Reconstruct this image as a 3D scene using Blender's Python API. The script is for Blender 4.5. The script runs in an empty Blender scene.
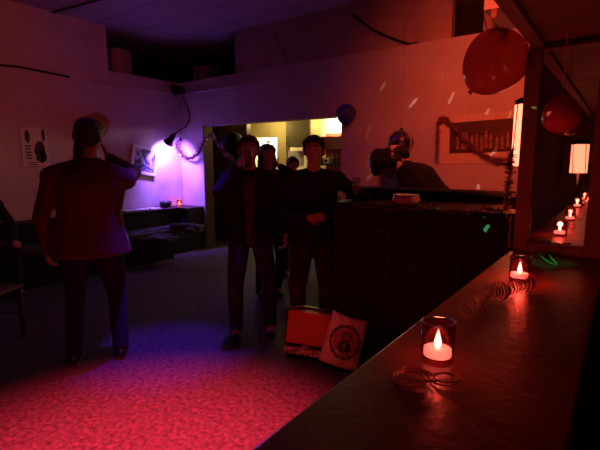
import bpy, bmesh, math, random
from mathutils import Vector, Matrix, Euler
random.seed(7)
S = bpy.context.scene
COL = S.collection
R = math.radians
V = Vector

# ------------------------------------------------------------------ camera
EYE = 1.5
YAW, PITCH, FPX = R(36.5), R(8.24), 435.0
cam = bpy.data.cameras.new('camera')
cam.sensor_width = 36
cam.lens = FPX / 600 * 36
cam.clip_start = 0.02
co = bpy.data.objects.new('camera', cam)
COL.objects.link(co)
co.location = (0, 0, EYE)
co.rotation_euler = (math.pi / 2 - PITCH, 0, YAW)
S.camera = co
CM = Euler((math.pi / 2 - PITCH, 0, YAW)).to_matrix()
FWD = V((-math.sin(YAW), math.cos(YAW), 0))
RGT = V((math.cos(YAW), math.sin(YAW), 0))

def ray(px, py):
    return CM @ V(((px - 300) / FPX, (225 - py) / FPX, -1))
def onx(px, py, x):
    r = ray(px, py); t = x / r.x
    return V((0, 0, EYE)) + r * t
def ony(px, py, y):
    r = ray(px, py); t = y / r.y
    return V((0, 0, EYE)) + r * t
def onz(px, py, z):
    r = ray(px, py); t = (z - EYE) / r.z
    return V((0, 0, EYE)) + r * t
def ond(px, py, d):                 # at horizontal distance d in front
    r = ray(px, py); t = d / r.dot(FWD)
    return V((0, 0, EYE)) + r * t

# ------------------------------------------------------------------ materials
def mat(name, col, rough=0.6, metal=0.0, spec=0.4, noise=0.0, nscale=20, bump=0.0, bscale=60, col2=None,
        emis=None, estr=0.0, trans=0.0, alpha=1.0, coat=0.0):
    m = bpy.data.materials.new(name)
    m.use_nodes = True
    nt = m.node_tree; b = nt.nodes['Principled BSDF']
    b.inputs['Base Color'].default_value = (*col, 1)
    b.inputs['Roughness'].default_value = rough
    b.inputs['Metallic'].default_value = metal
    b.inputs['Specular IOR Level'].default_value = spec
    b.inputs['Transmission Weight'].default_value = trans
    b.inputs['Alpha'].default_value = alpha
    b.inputs['Coat Weight'].default_value = coat
    if emis:
        b.inputs['Emission Color'].default_value = (*emis, 1)
        b.inputs['Emission Strength'].default_value = estr
    tc = nt.nodes.new('ShaderNodeTexCoord')
    if noise or col2:
        n = nt.nodes.new('ShaderNodeTexNoise'); n.inputs['Scale'].default_value = nscale
        n.inputs['Detail'].default_value = 5
        nt.links.new(tc.outputs['Object'], n.inputs['Vector'])
        r = nt.nodes.new('ShaderNodeValToRGB')
        c2 = col2 or tuple(c * (1 - noise) for c in col)
        r.color_ramp.elements[0].position = 0.35; r.color_ramp.elements[0].color = (*c2, 1)
        r.color_ramp.elements[1].position = 0.65; r.color_ramp.elements[1].color = (*col, 1)
        nt.links.new(n.outputs['Fac'], r.inputs['Fac'])
        nt.links.new(r.outputs['Color'], b.inputs['Base Color'])
    if bump:
        n2 = nt.nodes.new('ShaderNodeTexNoise'); n2.inputs['Scale'].default_value = bscale
        n2.inputs['Detail'].default_value = 4
        nt.links.new(tc.outputs['Object'], n2.inputs['Vector'])
        bp = nt.nodes.new('ShaderNodeBump'); bp.inputs['Strength'].default_value = bump
        bp.inputs['Distance'].default_value = 0.02
        nt.links.new(n2.outputs['Fac'], bp.inputs['Height'])
        nt.links.new(bp.outputs['Normal'], b.inputs['Normal'])
    return m

M = {}
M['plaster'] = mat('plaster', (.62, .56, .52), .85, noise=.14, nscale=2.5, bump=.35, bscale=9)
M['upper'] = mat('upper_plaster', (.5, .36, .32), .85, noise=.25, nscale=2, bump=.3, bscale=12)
M['ceiling'] = mat('ceiling_paint', (.5, .46, .5), .8, noise=.2, nscale=1.2, bump=.2, bscale=8)
M['black'] = mat('black_paint', (.009, .006, .006), .7, noise=.3)
M['dark'] = mat('dark_stain', (.02, .013, .012), .65, noise=.4, nscale=8)
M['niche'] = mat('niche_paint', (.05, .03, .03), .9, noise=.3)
M['barwood'] = mat('bar_panelling', (.03, .011, .01), .65, noise=.4, nscale=6, bump=.2, bscale=20)
M['frame'] = mat('frame_red_paint', (.32, .11, .085), .5, noise=.3, nscale=7, bump=.15, bscale=30)
M['soffit'] = mat('soffit_wood', (.28, .12, .08), .6, noise=.35, nscale=4)
M['kitchen'] = mat('cream_wall', (.78, .66, .3), .8, noise=.1, nscale=3)
M['olive'] = mat('olive_laminate', (.2, .17, .05), .5, noise=.1)
M['redcab'] = mat('red_brown_laminate', (.16, .04, .02), .5, noise=.2)
M['redwall'] = mat('red_tiles', (.75, .16, .1), .6, noise=.2)
M['white'] = mat('white_enamel', (.8, .78, .72), .4, noise=.05)
M['paper'] = mat('paper', (.75, .7, .68), .8, noise=.08, nscale=8)
M['metal'] = mat('black_metal', (.03, .03, .035), .35, metal=.8, noise=.1)
M['chrome'] = mat('chrome', (.7, .7, .7), .15, metal=1, noise=.05)
M['cable'] = mat('cable_rubber', (.012, .012, .012), .5, noise=.1)
M['skin'] = mat('skin', (.55, .3, .22), .5, noise=.12, nscale=15)
M['eye'] = mat('eye_white', (.5, .45, .42), .3, noise=.05)
M['lip'] = mat('lip', (.4, .12, .11), .4, noise=.05)
M['hair_dark'] = mat('dark_hair', (.03, .018, .014), .45, noise=.4, nscale=60, bump=.6, bscale=90)
M['hair_brown'] = mat('brown_hair', (.035, .016, .012), .5, noise=.4, nscale=60, bump=.6, bscale=90)
M['coat_red'] = mat('brick_wool', (.14, .05, .045), .9, noise=.2, nscale=30, bump=.3, bscale=60)
M['cloth_black'] = mat('black_wool', (.018, .013, .016), .9, noise=.3, nscale=30, bump=.3, bscale=50)
M['cloth_navy'] = mat('navy_denim', (.02, .02, .035), .85, noise=.3, nscale=40)
M['denim'] = mat('blue_denim', (.05, .05, .09), .85, noise=.3, nscale=40)
M['shirt'] = mat('brown_check_shirt', (.1, .06, .05), .85, noise=.3, nscale=25)
M['leather'] = mat('black_leather', (.02, .016, .015), .35, noise=.2)
M['sole'] = mat('tan_sole', (.12, .08, .06), .7, noise=.1)
M['scarf'] = mat('pale_scarf', (.85, .65, .55), .9, noise=.2, nscale=50, bump=.4)
M['wood'] = mat('dark_wood', (.09, .04, .025), .45, noise=.4, nscale=10)
M['cushion'] = mat('grey_upholstery', (.045, .04, .05), .9, noise=.3, nscale=25, bump=.3)
M['flap'] = mat('orange_red_tarpaulin', (.62, .1, .05), .5, noise=.12, nscale=10, bump=.15, bscale=12)
M['strip'] = mat('patterned_tarpaulin', (.7, .45, .38), .4, col2=(.15, .03, .03), nscale=45)
M['bagpale'] = mat('pale_plastic', (.75, .5, .45), .35, noise=.25, nscale=9, bump=.6, bscale=14)
M['emb_d'] = mat('emblem_dark_print', (.05, .02, .025), .4, noise=.2)
M['emb_r'] = mat('emblem_rose_print', (.5, .1, .1), .4, noise=.3, nscale=25)
M['silver'] = mat('silver_print', (.8, .72, .7), .25, metal=.6, noise=.1)
M['wax'] = mat('wax', (.9, .5, .4), .5, emis=(1, .36, .26), estr=4.5)
M['flame'] = mat('flame', (1, .8, .6), .5, emis=(1, .5, .28), estr=25)
M['ribbon_red'] = mat('red_foil_ribbon', (.85, .4, .3), .4, metal=.0, noise=.15)
M['ribbon_laser'] = mat('laser_green_ribbon', (.05, .75, .25), .25, metal=.3, noise=.1, emis=None)  # green laser light painted in as base colour
M['tinsel'] = mat('tinsel_foil', (.5, .28, .3), .25, metal=.8, noise=.2)
M['tinsel_dk'] = mat('dark_tinsel_foil', (.2, .1, .1), .3, metal=.6, noise=.2)
M['ceramic'] = mat('dark_ceramic', (.05, .04, .05), .3, noise=.1)
M['yel'] = mat('olive_cloth', (.35, .3, .1), .8, noise=.3)

def wood_counter():
    m = mat('red_stained_counter', (.2, .045, .03), .3, noise=.4, nscale=5, bump=.1, bscale=40)
    return m
M['counter'] = wood_counter()
M['counter'].node_tree.nodes['Principled BSDF'].inputs['Roughness'].default_value = .33

def floor_mat():
    m = mat('speckled_terrazzo', (.3, .26, .26), .8, spec=.12)
    nt = m.node_tree; b = nt.nodes['Principled BSDF']
    tc = nt.nodes.new('ShaderNodeTexCoord')
    n = nt.nodes.new('ShaderNodeTexVoronoi'); n.inputs['Scale'].default_value = 70
    nt.links.new(tc.outputs['Object'], n.inputs['Vector'])
    n2 = nt.nodes.new('ShaderNodeTexNoise'); n2.inputs['Scale'].default_value = 34; n2.inputs['Detail'].default_value = 6
    nt.links.new(tc.outputs['Object'], n2.inputs['Vector'])
    r = nt.nodes.new('ShaderNodeValToRGB')
    r.color_ramp.elements[0].position = .22; r.color_ramp.elements[0].color = (.025, .01, .01, 1)
    r.color_ramp.elements[1].position = .75; r.color_ramp.elements[1].color = (.14, .12, .12, 1)
    nt.links.new(n2.outputs['Fac'], r.inputs['Fac'])
    mx = nt.nodes.new('ShaderNodeMixRGB'); mx.blend_type = 'MULTIPLY'; mx.inputs['Fac'].default_value = .3
    nt.links.new(r.outputs['Color'], mx.inputs['Color1'])
    nt.links.new(n.outputs['Color'], mx.inputs['Color2'])
    nt.links.new(mx.outputs['Color'], b.inputs['Base Color'])
    return m
M['floor'] = floor_mat()

def ceil_tiles():
    m = M['ceiling']; nt = m.node_tree; b = nt.nodes['Principled BSDF']
    tc = nt.nodes.new('ShaderNodeTexCoord')
    br = nt.nodes.new('ShaderNodeTexBrick'); br.inputs['Scale'].default_value = 1.0
    br.inputs['Brick Width'].default_value = 1.2; br.inputs['Row Height'].default_value = .6
    br.inputs['Mortar Size'].default_value = .008; br.offset = 0
    br.inputs['Color1'].default_value = (.5, .46, .5, 1); br.inputs['Color2'].default_value = (.42, .38, .42, 1)
    br.inputs['Mortar'].default_value = (.15, .12, .14, 1)
    nt.links.new(tc.outputs['Object'], br.inputs['Vector'])
    nt.links.new(br.outputs['Color'], b.inputs['Base Color'])
ceil_tiles()

def mirror_mat():
    return mat('mirror_glass', (.75, .7, .7), .015, metal=1)
M['mirror'] = mirror_mat()

def balloon_mat(name, col, alpha=.6):
    m = bpy.data.materials.new(name); m.use_nodes = True
    nt = m.node_tree; nt.nodes.clear()
    o = nt.nodes.new('ShaderNodeOutputMaterial')
    p = nt.nodes.new('ShaderNodeBsdfPrincipled')
    p.inputs['Base Color'].default_value = (*col, 1); p.inputs['Roughness'].default_value = .18
    n = nt.nodes.new('ShaderNodeTexNoise'); n.inputs['Scale'].default_value = 6
    bp = nt.nodes.new('ShaderNodeBump'); bp.inputs['Strength'].default_value = .03
    nt.links.new(n.outputs['Fac'], bp.inputs['Height']); nt.links.new(bp.outputs['Normal'], p.inputs['Normal'])
    t = nt.nodes.new('ShaderNodeBsdfTransparent'); t.inputs['Color'].default_value = (*[min(1, c * 1.2 + .1) for c in col], 1)
    mx = nt.nodes.new('ShaderNodeMixShader'); mx.inputs['Fac'].default_value = alpha
    nt.links.new(t.outputs[0], mx.inputs[1]); nt.links.new(p.outputs[0], mx.inputs[2])
    nt.links.new(mx.outputs[0], o.inputs['Surface'])
    return m
def glass_mat(name, tint, fac=.22, rough=.05):
    m = bpy.data.materials.new(name); m.use_nodes = True
    nt = m.node_tree; nt.nodes.clear()
    o = nt.nodes.new('ShaderNodeOutputMaterial')
    g = nt.nodes.new('ShaderNodeBsdfGlossy'); g.inputs['Roughness'].default_value = rough
    t = nt.nodes.new('ShaderNodeBsdfTransparent'); t.inputs['Color'].default_value = (*tint, 1)
    f = nt.nodes.new('ShaderNodeLayerWeight'); f.inputs['Blend'].default_value = .18
    a = nt.nodes.new('ShaderNodeMath'); a.operation = 'MULTIPLY_ADD'
    a.inputs[1].default_value = .7; a.inputs[2].default_value = fac * .15
    nt.links.new(f.outputs['Facing'], a.inputs[0])
    mx = nt.nodes.new('ShaderNodeMixShader')
    nt.links.new(a.outputs[0], mx.inputs['Fac'])
    nt.links.new(t.outputs[0], mx.inputs[1]); nt.links.new(g.outputs[0], mx.inputs[2])
    nt.links.new(mx.outputs[0], o.inputs['Surface'])
    return m
M['glass'] = glass_mat('clear_glass', (.88, .85, .85))
M['votive'] = glass_mat('red_glass', (.85, .45, .45))
M['beer'] = mat('drink', (.25, .1, .04), .2, noise=.1)

# ------------------------------------------------------------------ mesh helpers
def link(name, bm, m, parent=None, smooth=False, mats=None):
    me = bpy.data.meshes.new(name)
    bmesh.ops.recalc_face_normals(bm, faces=bm.faces)
    bm.to_mesh(me); bm.free()
    for k in (mats or [m]): me.materials.append(k)
    if smooth:
        for p in me.polygons: p.use_smooth = True
    o = bpy.data.objects.new(name, me); COL.objects.link(o)
    if parent is not None: o.parent = parent
    return o

def box(bm, c, s, rot=None, bev=0.0):
    r = bmesh.ops.create_cube(bm, size=1)
    vs = r['verts']
    bmesh.ops.scale(bm, vec=V(s), verts=vs)
    if bev > 0:
        es = list({e for v in vs for e in v.link_edges})
        rr = bmesh.ops.bevel(bm, geom=es, offset=bev, segments=2, affect='EDGES', profile=.5)
        vs = list({v for f in rr['faces'] for v in f.verts} | {v for v in vs if v.is_valid})
    if rot is not None:
        bmesh.ops.transform(bm, matrix=(rot.to_4x4()), verts=vs)
    bmesh.ops.translate(bm, vec=V(c), verts=vs)
    return vs

def bb(bm, x0, x1, y0, y1, z0, z1, bev=0):
    return box(bm, ((x0 + x1) / 2, (y0 + y1) / 2, (z0 + z1) / 2), (abs(x1 - x0), abs(y1 - y0), abs(z1 - z0)), None, bev)

def lathe(bm, prof, c=(0, 0, 0), seg=32, rot=None):
    rings = []
    for r, z in prof:
        if r < 1e-6:
            v = V((0, 0, z)); ring = [v]
        else:
            ring = [V((r * math.cos(2 * math.pi * i / seg), r * math.sin(2 * math.pi * i / seg), z)) for i in range(seg)]
        rings.append([bm.verts.new((rot @ p if rot else p) + V(c)) for p in ring])
    for a, b in zip(rings, rings[1:]):
        if len(a) == 1 and len(b) == 1: continue
        for i in range(seg):
            j = (i + 1) % seg
            if len(a) == 1: bm.faces.new((a[0], b[i], b[j]))
            elif len(b) == 1: bm.faces.new((a[i], b[0], a[j]))
            else: bm.faces.new((a[i], b[i], b[j], a[j]))

def tube(bm, pts, r, seg=8, cap=True):
    pts = [V(p) for p in pts]
    rs = r if isinstance(r, (list, tuple)) else [r] * len(pts)
    rings = []; up = V((0, 0, 1))
    for i, p in enumerate(pts):
        t = (pts[min(i + 1, len(pts) - 1)] - pts[max(i - 1, 0)]).normalized()
        a = t.cross(up)
        if a.length < .05: a = t.cross(V((1, 0, 0)))
        a.normalize(); b = t.cross(a)
        rings.append([bm.verts.new(p + (a * math.cos(k * 2 * math.pi / seg) + b * math.sin(k * 2 * math.pi / seg)) * rs[i]) for k in range(seg)])
    for A, B in zip(rings, rings[1:]):
        for k in range(seg):
            l = (k + 1) % seg
            bm.faces.new((A[k], A[l], B[l], B[k]))
    if cap:
        bm.faces.new(rings[0][::-1]); bm.faces.new(rings[-1])

def strip(bm, pts, side, w):         # ribbon of width w along side vectors
    vs = []
    for p, s in zip(pts, side):
        vs.append((bm.verts.new(p - s * w / 2), bm.verts.new(p + s * w / 2)))
    for a, b in zip(vs, vs[1:]): bm.faces.new((a[0], a[1], b[1], b[0]))

def wall_holes(bm, u0, u1, z0, z1, holes, place):   # flat wall grid with rectangular holes; place(u,z,side)->point
    us = sorted({u0, u1, *[h[0] for h in holes], *[h[1] for h in holes]})
    zs = sorted({z0, z1, *[h[2] for h in holes], *[h[3] for h in holes]})
    for a, b in zip(us, us[1:]):
        for c, d in zip(zs, zs[1:]):
            mu, mz = (a + b) / 2, (c + d) / 2
            if any(h[0] < mu < h[1] and h[2] < mz < h[3] for h in holes): continue
            p = place(a, c, 0); q = place(b, d, 1)
            bb(bm, min(p[0], q[0]), max(p[0], q[0]), min(p[1], q[1]), max(p[1], q[1]), c, d)
    bmesh.ops.remove_doubles(bm, verts=bm.verts, dist=1e-5)

def tag(o, label, cat, group=None, kind=None):
    if label: o['label'] = label
    if cat: o['category'] = cat
    if group: o['group'] = group
    if kind: o['kind'] = kind
    return o
def thing(name, label, cat, loc=(0, 0, 0), rz=0, group=None):
    o = bpy.data.objects.new(name, None); COL.objects.link(o)
    o.empty_display_size = .1
    o.location = loc; o.rotation_euler = (0, 0, rz)
    return tag(o, label, cat, group)
def struct(name, bm, m, smooth=False):
    o = link(name, bm, m, None, smooth); o['kind'] = 'structure'; return o
def copy_tree(o, parent=None):
    c = o.copy(); COL.objects.link(c); c.parent = parent
    for ch in list(o.children): copy_tree(ch, c)
    return c

# ------------------------------------------------------------------ room shell
XL, YB, H = -6.37, 5.06, 3.5
YR, XR = -3.3, 1.15
XA = ony(204, 160, YB).x            # archway left jamb
XB = ony(341, 160, YB).x            # archway right jamb
LZ = 2.86                           # ledge height of the upper recess
YN = onx(107, 50, XL).y             # where the corner recess starts on the left wall
XN = ony(232, 60, YB).x             # where it ends on the back wall
XD0, XD1 = ony(450, 20, YB).x, ony(482, 20, YB).x

bm = bmesh.new(); bb(bm, XL - 1.2, XR + .2, YR - .2, YB + 4.2, -.12, 0); struct('floor', bm, M['floor'])
bm = bmesh.new(); bb(bm, XL - 1.2, XR + .2, YR - .2, YB + 1.2, H, H + .12); struct('ceiling', bm, M['ceiling'])
# left wall, with the recess of the corner cut out above the ledge
bm = bmesh.new()
wall_holes(bm, YR - .2, YB + .18, 0, H, [(YN, YB + .18, LZ, H)], lambda u, z, s: (XL - .18 if s == 0 else XL, u))
struct('wall_left', bm, M['plaster'])
bm = bmesh.new()
wall_holes(bm, XL, XR + .2, 0, H, [(XA, XB, 0, 2.1), (XL, XR + .2, LZ, H)], lambda u, z, s: (u, YB if s == 0 else YB + .18))
struct('wall_back', bm, M['plaster'])
# upper back wall, set back behind the ledge
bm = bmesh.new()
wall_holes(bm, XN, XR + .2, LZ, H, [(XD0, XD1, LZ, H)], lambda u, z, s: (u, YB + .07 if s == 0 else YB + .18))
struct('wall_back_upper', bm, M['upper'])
# dark recess behind the corner and the dark recess in the right
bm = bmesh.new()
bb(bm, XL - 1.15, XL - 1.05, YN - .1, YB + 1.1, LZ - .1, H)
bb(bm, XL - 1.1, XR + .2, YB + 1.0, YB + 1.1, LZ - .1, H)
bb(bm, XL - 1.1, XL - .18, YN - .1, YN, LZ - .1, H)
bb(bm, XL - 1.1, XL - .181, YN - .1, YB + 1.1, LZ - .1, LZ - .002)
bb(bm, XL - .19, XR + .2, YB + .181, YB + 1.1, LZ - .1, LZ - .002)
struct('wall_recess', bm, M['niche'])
# shallow moulding strip below the ledge
bm = bmesh.new()
ym = onx(118, 90, XL).y
bb(bm, XL, XL + .025, ym - .4, YB - .001, 2.655, 2.685, .006)
bb(bm, XL, ony(262, 90, YB).x, YB - .025, YB - .0005, 2.655, 2.685, .006)
struct('trim_1', bm, M['plaster'])
bm = bmesh.new(); bb(bm, XR, XR + .2, YR - .2, YB + .18, 0, H); struct('wall_right', bm, M['soffit'])
bm = bmesh.new(); bb(bm, XL - .18, XR + .2, YR - .2, YR, 0, H); struct('wall_rear', bm, M['soffit'])
# raised bulkhead above the bar on the right
YK = 4.35
bm = bmesh.new(); bb(bm, ony(484, 10, YK).x, XR, YK, YB + .07, 2.86, H); struct('trim_2', bm, M['plaster'])
bm = bmesh.new(); tube(bm, [onx(x_, y_, XL + .006) for x_, y_ in ((-30, 60), (0, 65), (20, 67), (45, 72), (70, 77))], .016, 6); struct('crack_line', bm, M['dark'])  # dark tube standing for a crack line in the plaster
# ceiling beam line
a = onz(30, 18, H); b = onz(95, 0, H)
bm = bmesh.new(); tube(bm, [a + V((0, 0, -.006)), b + (b - a) * .6 + V((0, 0, -.006))], .018, 6); struct('trim_3', bm, M['dark'])

# mirror partition, soffit, counter
YM = 2.15
XC0, XC1 = -.39, -.03
bm = bmesh.new()
bb(bm, XC0 + .015, XR, YM + .03, YM + .13, 0, 2.0)
struct('wall_mirror', bm, M['frame'])
bm = bmesh.new(); bb(bm, -.355, XR, YR, YM + .13, 2.0, 2.3); struct('soffit', bm, M['soffit'])
bm = bmesh.new(); bb(bm, -.355, -.31, YR, YM + .13, 1.975, 2.0); struct('trim_4', bm, M['soffit'])

t = thing('wall_mirror_panel', 'tall narrow mirror in a wide red wooden frame at the end of the counter', 'mirror', (-.235, YM + .03, 1.1))
def rel(bmf, par, name, m, **k):
    o = link(name, bmf, m, par, **k)
    o.matrix_parent_inverse = Matrix.Translation(-V(par.location)) if par.rotation_euler.z == 0 else (Matrix.Translation(V(par.location)) @ Matrix.Rotation(par.rotation_euler.z, 4, 'Z')).inverted()
    return o
GX0, GX1, GZ0, GZ1 = ony(531.5, 200, YM).x, ony(588, 200, YM).x, ony(560, 245, YM).z, 1.965
bm = bmesh.new(); bb(bm, GX0 - .01, GX1 + .01, YM + .012, YM + .026, GZ0 - .01, GZ1 + .01); rel(bm, t, 'mirror_glass', M['mirror'])
bm = bmesh.new()
bb(bm, XC0 + .01, GX0, YM - .008, YM + .029, 1.102, 1.973, .004)
bb(bm, GX1, GX1 + .07, YM - .008, YM + .029, 1.102, 1.973, .004)
bb(bm, GX0, GX1, YM - .008, YM + .029, 1.102, GZ0, .004)
bb(bm, GX0, GX1, YM - .008, YM + .029, GZ1, 1.973, .002)
rel(bm, t, 'mirror_frame', M['frame'])

t = thing('counter', 'long narrow dark red wooden counter with candles running from the foreground to the mirror', 'counter', (-.23, 0, 0))
bm = bmesh.new(); bb(bm, XC0, XC1, YR + .01, YM - .012, 1.06, 1.1, .006); rel(bm, t, 'counter_top', M['counter'])
bm = bmesh.new(); bb(bm, -.33, -.12, YR + .01, YM - .012, 0, 1.06); rel(bm, t, 'panel', M['black'])

# ------------------------------------------------------------------ kitchen beyond the archway
KY = YB + 2.6
bm = bmesh.new()
xk0, xk1 = XA - 1.2, XB + 1.6
bb(bm, xk0, xk1, KY, KY + .1, 0, 2.7)
struct('wall_kitchen_back', bm, M['kitchen'])
bm = bmesh.new(); bb(bm, xk1, xk1 + .1, YB + .18, KY, 0, 2.7); struct('wall_kitchen_right', bm, M['redwall'])
bm = bmesh.new(); bb(bm, xk0 - .1, xk0, YB + .18, KY, 0, 2.7); struct('wall_kitchen_left', bm, M['wood'])
bm = bmesh.new(); bb(bm, xk0 - .1, xk1 + .1, YB + .18, KY + .1, 2.7, 2.78); struct('ceiling_kitchen', bm, M['kitchen'])
bm = bmesh.new(); bb(bm, XA - .001, XA + .02, YB - .01, YB + .19, 0, 2.1); struct('dim_lining', bm, mat('dim_jamb_brown', (.07, .04, .025), .7, noise=.2))  # dark lining added so the jamb stays dim beside the kitchen light
# dark partition at the left of the opening
YP = YB + .75
xp = ony(247, 150, YP).x
bm = bmesh.new(); bb(bm, xk0, xp, YP, YP + .1, 0, 2.7); struct('wall_partition', bm, M['wood'])
# lower cream beam and pillar with the lit doorway
Y1 = YB + 1.5
p0, p1 = ony(247, 138, Y1), ony(277, 138, Y1); p2 = ony(286, 138, Y1)
bm = bmesh.new()
bb(bm, p0.x - .3, ony(263, 138, Y1).x, Y1, Y1 + .12, p0.z, 2.7)
bb(bm, ony(263, 138, Y1).x, p1.x, Y1, Y1 + .12, p0.z, 2.7)
bb(bm, p1.x, p2.x, Y1, Y1 + .12, 0, 2.7)
struct('wall_kitchen_pillar', bm, M['kitchen'])
KX = p1.x
# pale doorway panel beyond
a = ony(262, 140, KY - .02)
t = thing('window_panel', None, None); bpy.data.objects.remove(t)
bm = bmesh.new()
wx0, wx1 = ony(262, 140, KY).x, ony(279, 140, KY).x
bb(bm, wx0 - .05, wx1 + .05, KY - .03, KY, .9, 2.3, .005)
o = struct('window_1', bm, M['white'])
# silhouette ornament hanging in the opening
c = ony(268, 143, Y1 - .1)
t = thing('hanging_ornament', 'small dark cross shaped ornament hanging before the bright kitchen window', 'ornament', c)
bm = bmesh.new()
box(bm, (0, 0, .0), (.02, .015, .2), None, .003); box(bm, (0, 0, .02), (.11, .015, .018), None, .003)
for s in (-1, 1): lathe(bm, [(0, .03), (.014, .02), (.014, .005), (0, 0)], (s * .05, 0, .02), 10)
link('ornament_body', bm, M['black'], t)
bm = bmesh.new(); tube(bm, [(0, 0, .1), (0, 0, ony(268, 137, Y1 - .1).z - c.z + .2)], .002, 6); link('cord', bm, M['cable'], t)

def cabinet(name, label, x0, x1, y, z0, z1, d, m, handle_x):
    t = thing(name, label, 'cabinet', ((x0 + x1) / 2, y + d / 2, z0))
    bm = bmesh.new(); bb(bm, x0, x1, y, y + d, z0, z1, .004); rel(bm, t, 'body', m)
    bm = bmesh.new(); bb(bm, x0 + .008, x1 - .008, y - .02, y - .001, z0 + .008, z1 - .008, .004); dr = rel(bm, t, 'door', m)
    bm = bmesh.new(); tube(bm, [(handle_x, y - .02, z0 + .06), (handle_x, y - .05, z0 + .07), (handle_x, y - .05, z0 + .17), (handle_x, y - .02, z0 + .18)], .006, 6)
    h = link('handle', bm, M['metal'], dr); h.matrix_parent_inverse = dr.matrix_parent_inverse.copy() if False else Matrix.Translation(V(t.location) * -1)
    h.matrix_parent_inverse = Matrix.Identity(4); 
    return t
Y2 = YB + 1.3
q0, q1 = ony(286.5, 147, Y2), ony(311, 147, Y2)
cabinet('kitchen_cabinet', 'olive kitchen wall cabinet with a dark handle, seen through the opening', q0.x, q1.x, Y2, q0.z, 2.68, .3, M['olive'], q0.x + .04)
q2, q3 = ony(312, 150, Y2), ony(345, 150, Y2)
cabinet('kitchen_cabinet', 'red brown kitchen cabinet under the bright patch of kitchen wall', q2.x, q3.x, Y2 + .15, q2.z, ony(320, 136, Y2).z, .3, M['redcab'], q3.x - .05)
bm = bmesh.new(); bb(bm, ony(312, 130, Y2 + .46).x, q3.x + .3, Y2 + .46, Y2 + .5, ony(320, 137, Y2 + .46).z, 2.7); struct('wall_kitchen_upper', bm, M['white'])
# pinkish board under the olive cabinet
a0, a1 = ony(287, 151, Y2 + .25), ony(303, 166, Y2 + .25)
o = bm = bmesh.new(); bb(bm, a0.x, a1.x, Y2 + .25, Y2 + .28, a1.z, a0.z, .004)
o = link('notice_board', bm, M['paper']); tag(o, 'pale pinkish board below the olive kitchen cabinet', 'board')
# kitchen worktop with base cabinet
b0, b1 = ony(281, 200, Y2 - .1), ony(345, 200, Y2 - .1)
t = thing('kitchen_unit', 'pale kitchen base unit with worktop behind the men', 'cabinet', ((b0.x + b1.x) / 2, Y2 + .2, 0))
bm = bmesh.new(); bb(bm, b0.x + .3, b1.x + .4, Y2, Y2 + .55, .0, .88, .004); rel(bm, t, 'body', M['white'])
bm = bmesh.new(); bb(bm, b0.x + .28, b1.x + .4, Y2 - .03, Y2 + .55, .88, .92, .006); rel(bm, t, 'worktop', M['wood'])
# shelf with appliance and bottles at right of the man's head
s0 = ony(325, 158, Y2 + .2); s1 = ony(345, 158, Y2 + .2)
t = thing('wall_shelf', 'small dark shelf on the red kitchen tiles right of the taller man', 'shelf', (s0.x, Y2 + .2, s0.z - .03))
bm = bmesh.new(); bb(bm, s0.x - .05, s1.x, Y2 + .08, Y2 + .3, s0.z - .13, s0.z - .1, .003); rel(bm, t, 'board', M['dark'])
bm = bmesh.new(); bb(bm, s0.x - .05, s1.x + .6, Y2 + .3, Y2 + .36, .9, 2.0); struct('wall_kitchen_tiles', bm, M['redwall'])
sz = s0.z - .1
t = thing('radio', 'small white appliance on the kitchen shelf beside the man', 'appliance', (s0.x + .06, Y2 + .19, sz + .14))
bm = bmesh.new(); box(bm, (0, 0, .05), (.13, .1, .1), None, .012); link('housing', bm, M['white'], t)
bm = bmesh.new(); lathe(bm, [(0, 0), (.028, 0), (.028, .006), (0, .006)], (0, -.052, .05), 16, Matrix.Rotation(R(90), 3, 'X')); link('dial', bm, M['metal'], t)
t.location.z = sz
for i, (dx, hh) in enumerate(((.19, .2), (.27, .16), (-.01, .14))):
    o_ = bmesh.new()
    lathe(o_, [(0, 0), (.03, 0), (.032, .01), (.032, hh * .6), (.012, hh * .78), (.012, hh), (0, hh)], (0, 0, 0), 16)
    t = link('bottle', o_, M['ceramic'], None, True); t.location = (s0.x + .0 + dx, Y2 + .2, sz)
    if i == 2: t.location.y -= .07; t.location.x -= .02
    tag(t, ['tallest dark bottle on the kitchen shelf', 'middle sized dark bottle at the right end of the kitchen shelf', 'short dark bottle at the left end of the kitchen shelf'][i], 'bottle', 'bottles on the kitchen shelf')

# ------------------------------------------------------------------ bar
BY, BZ = 2.85, 1.2
bx0 = ony(330, 300, BY).x; bx1 = ony(511, 200, BY).x
bx1 = .9
t = thing('bar', 'black bar with dark red panelled front and raised rear ledge', 'bar', ((bx0 + bx1) / 2, BY + .3, 0))
bm = bmesh.new(); bb(bm, bx0 + .03, bx1, BY, BY + .45, 0, BZ - .04, .004); rel(bm, t, 'body', M['barwood'])
bm = bmesh.new(); bb(bm, bx0 - .01, bx1 + .02, BY - .06, BY + .47, BZ - .04, BZ, .008); rel(bm, t, 'bar_top', M['black'])
LY = BY + .47
lz = ony(430, 190, LY).z
lx0, lx1 = ony(346, 190, LY).x, ony(513, 190, LY).x + .0
bm = bmesh.new(); bb(bm, lx0, bx1, LY, LY + .2, 0, lz - .03); bb(bm, lx0 - .02, bx1, LY - .03, LY + .22, lz - .03, lz, .006); rel(bm, t, 'rear_ledge', M['black'])
for k in range(5):
    u0 = bx0 + .1 + k * .5; bm = bmesh.new(); bb(bm, u0, u0 + .42, BY - .012, BY - .0005, .15, 1.05, .005); rel(bm, t, 'front_panel', M['barwood'])

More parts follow.
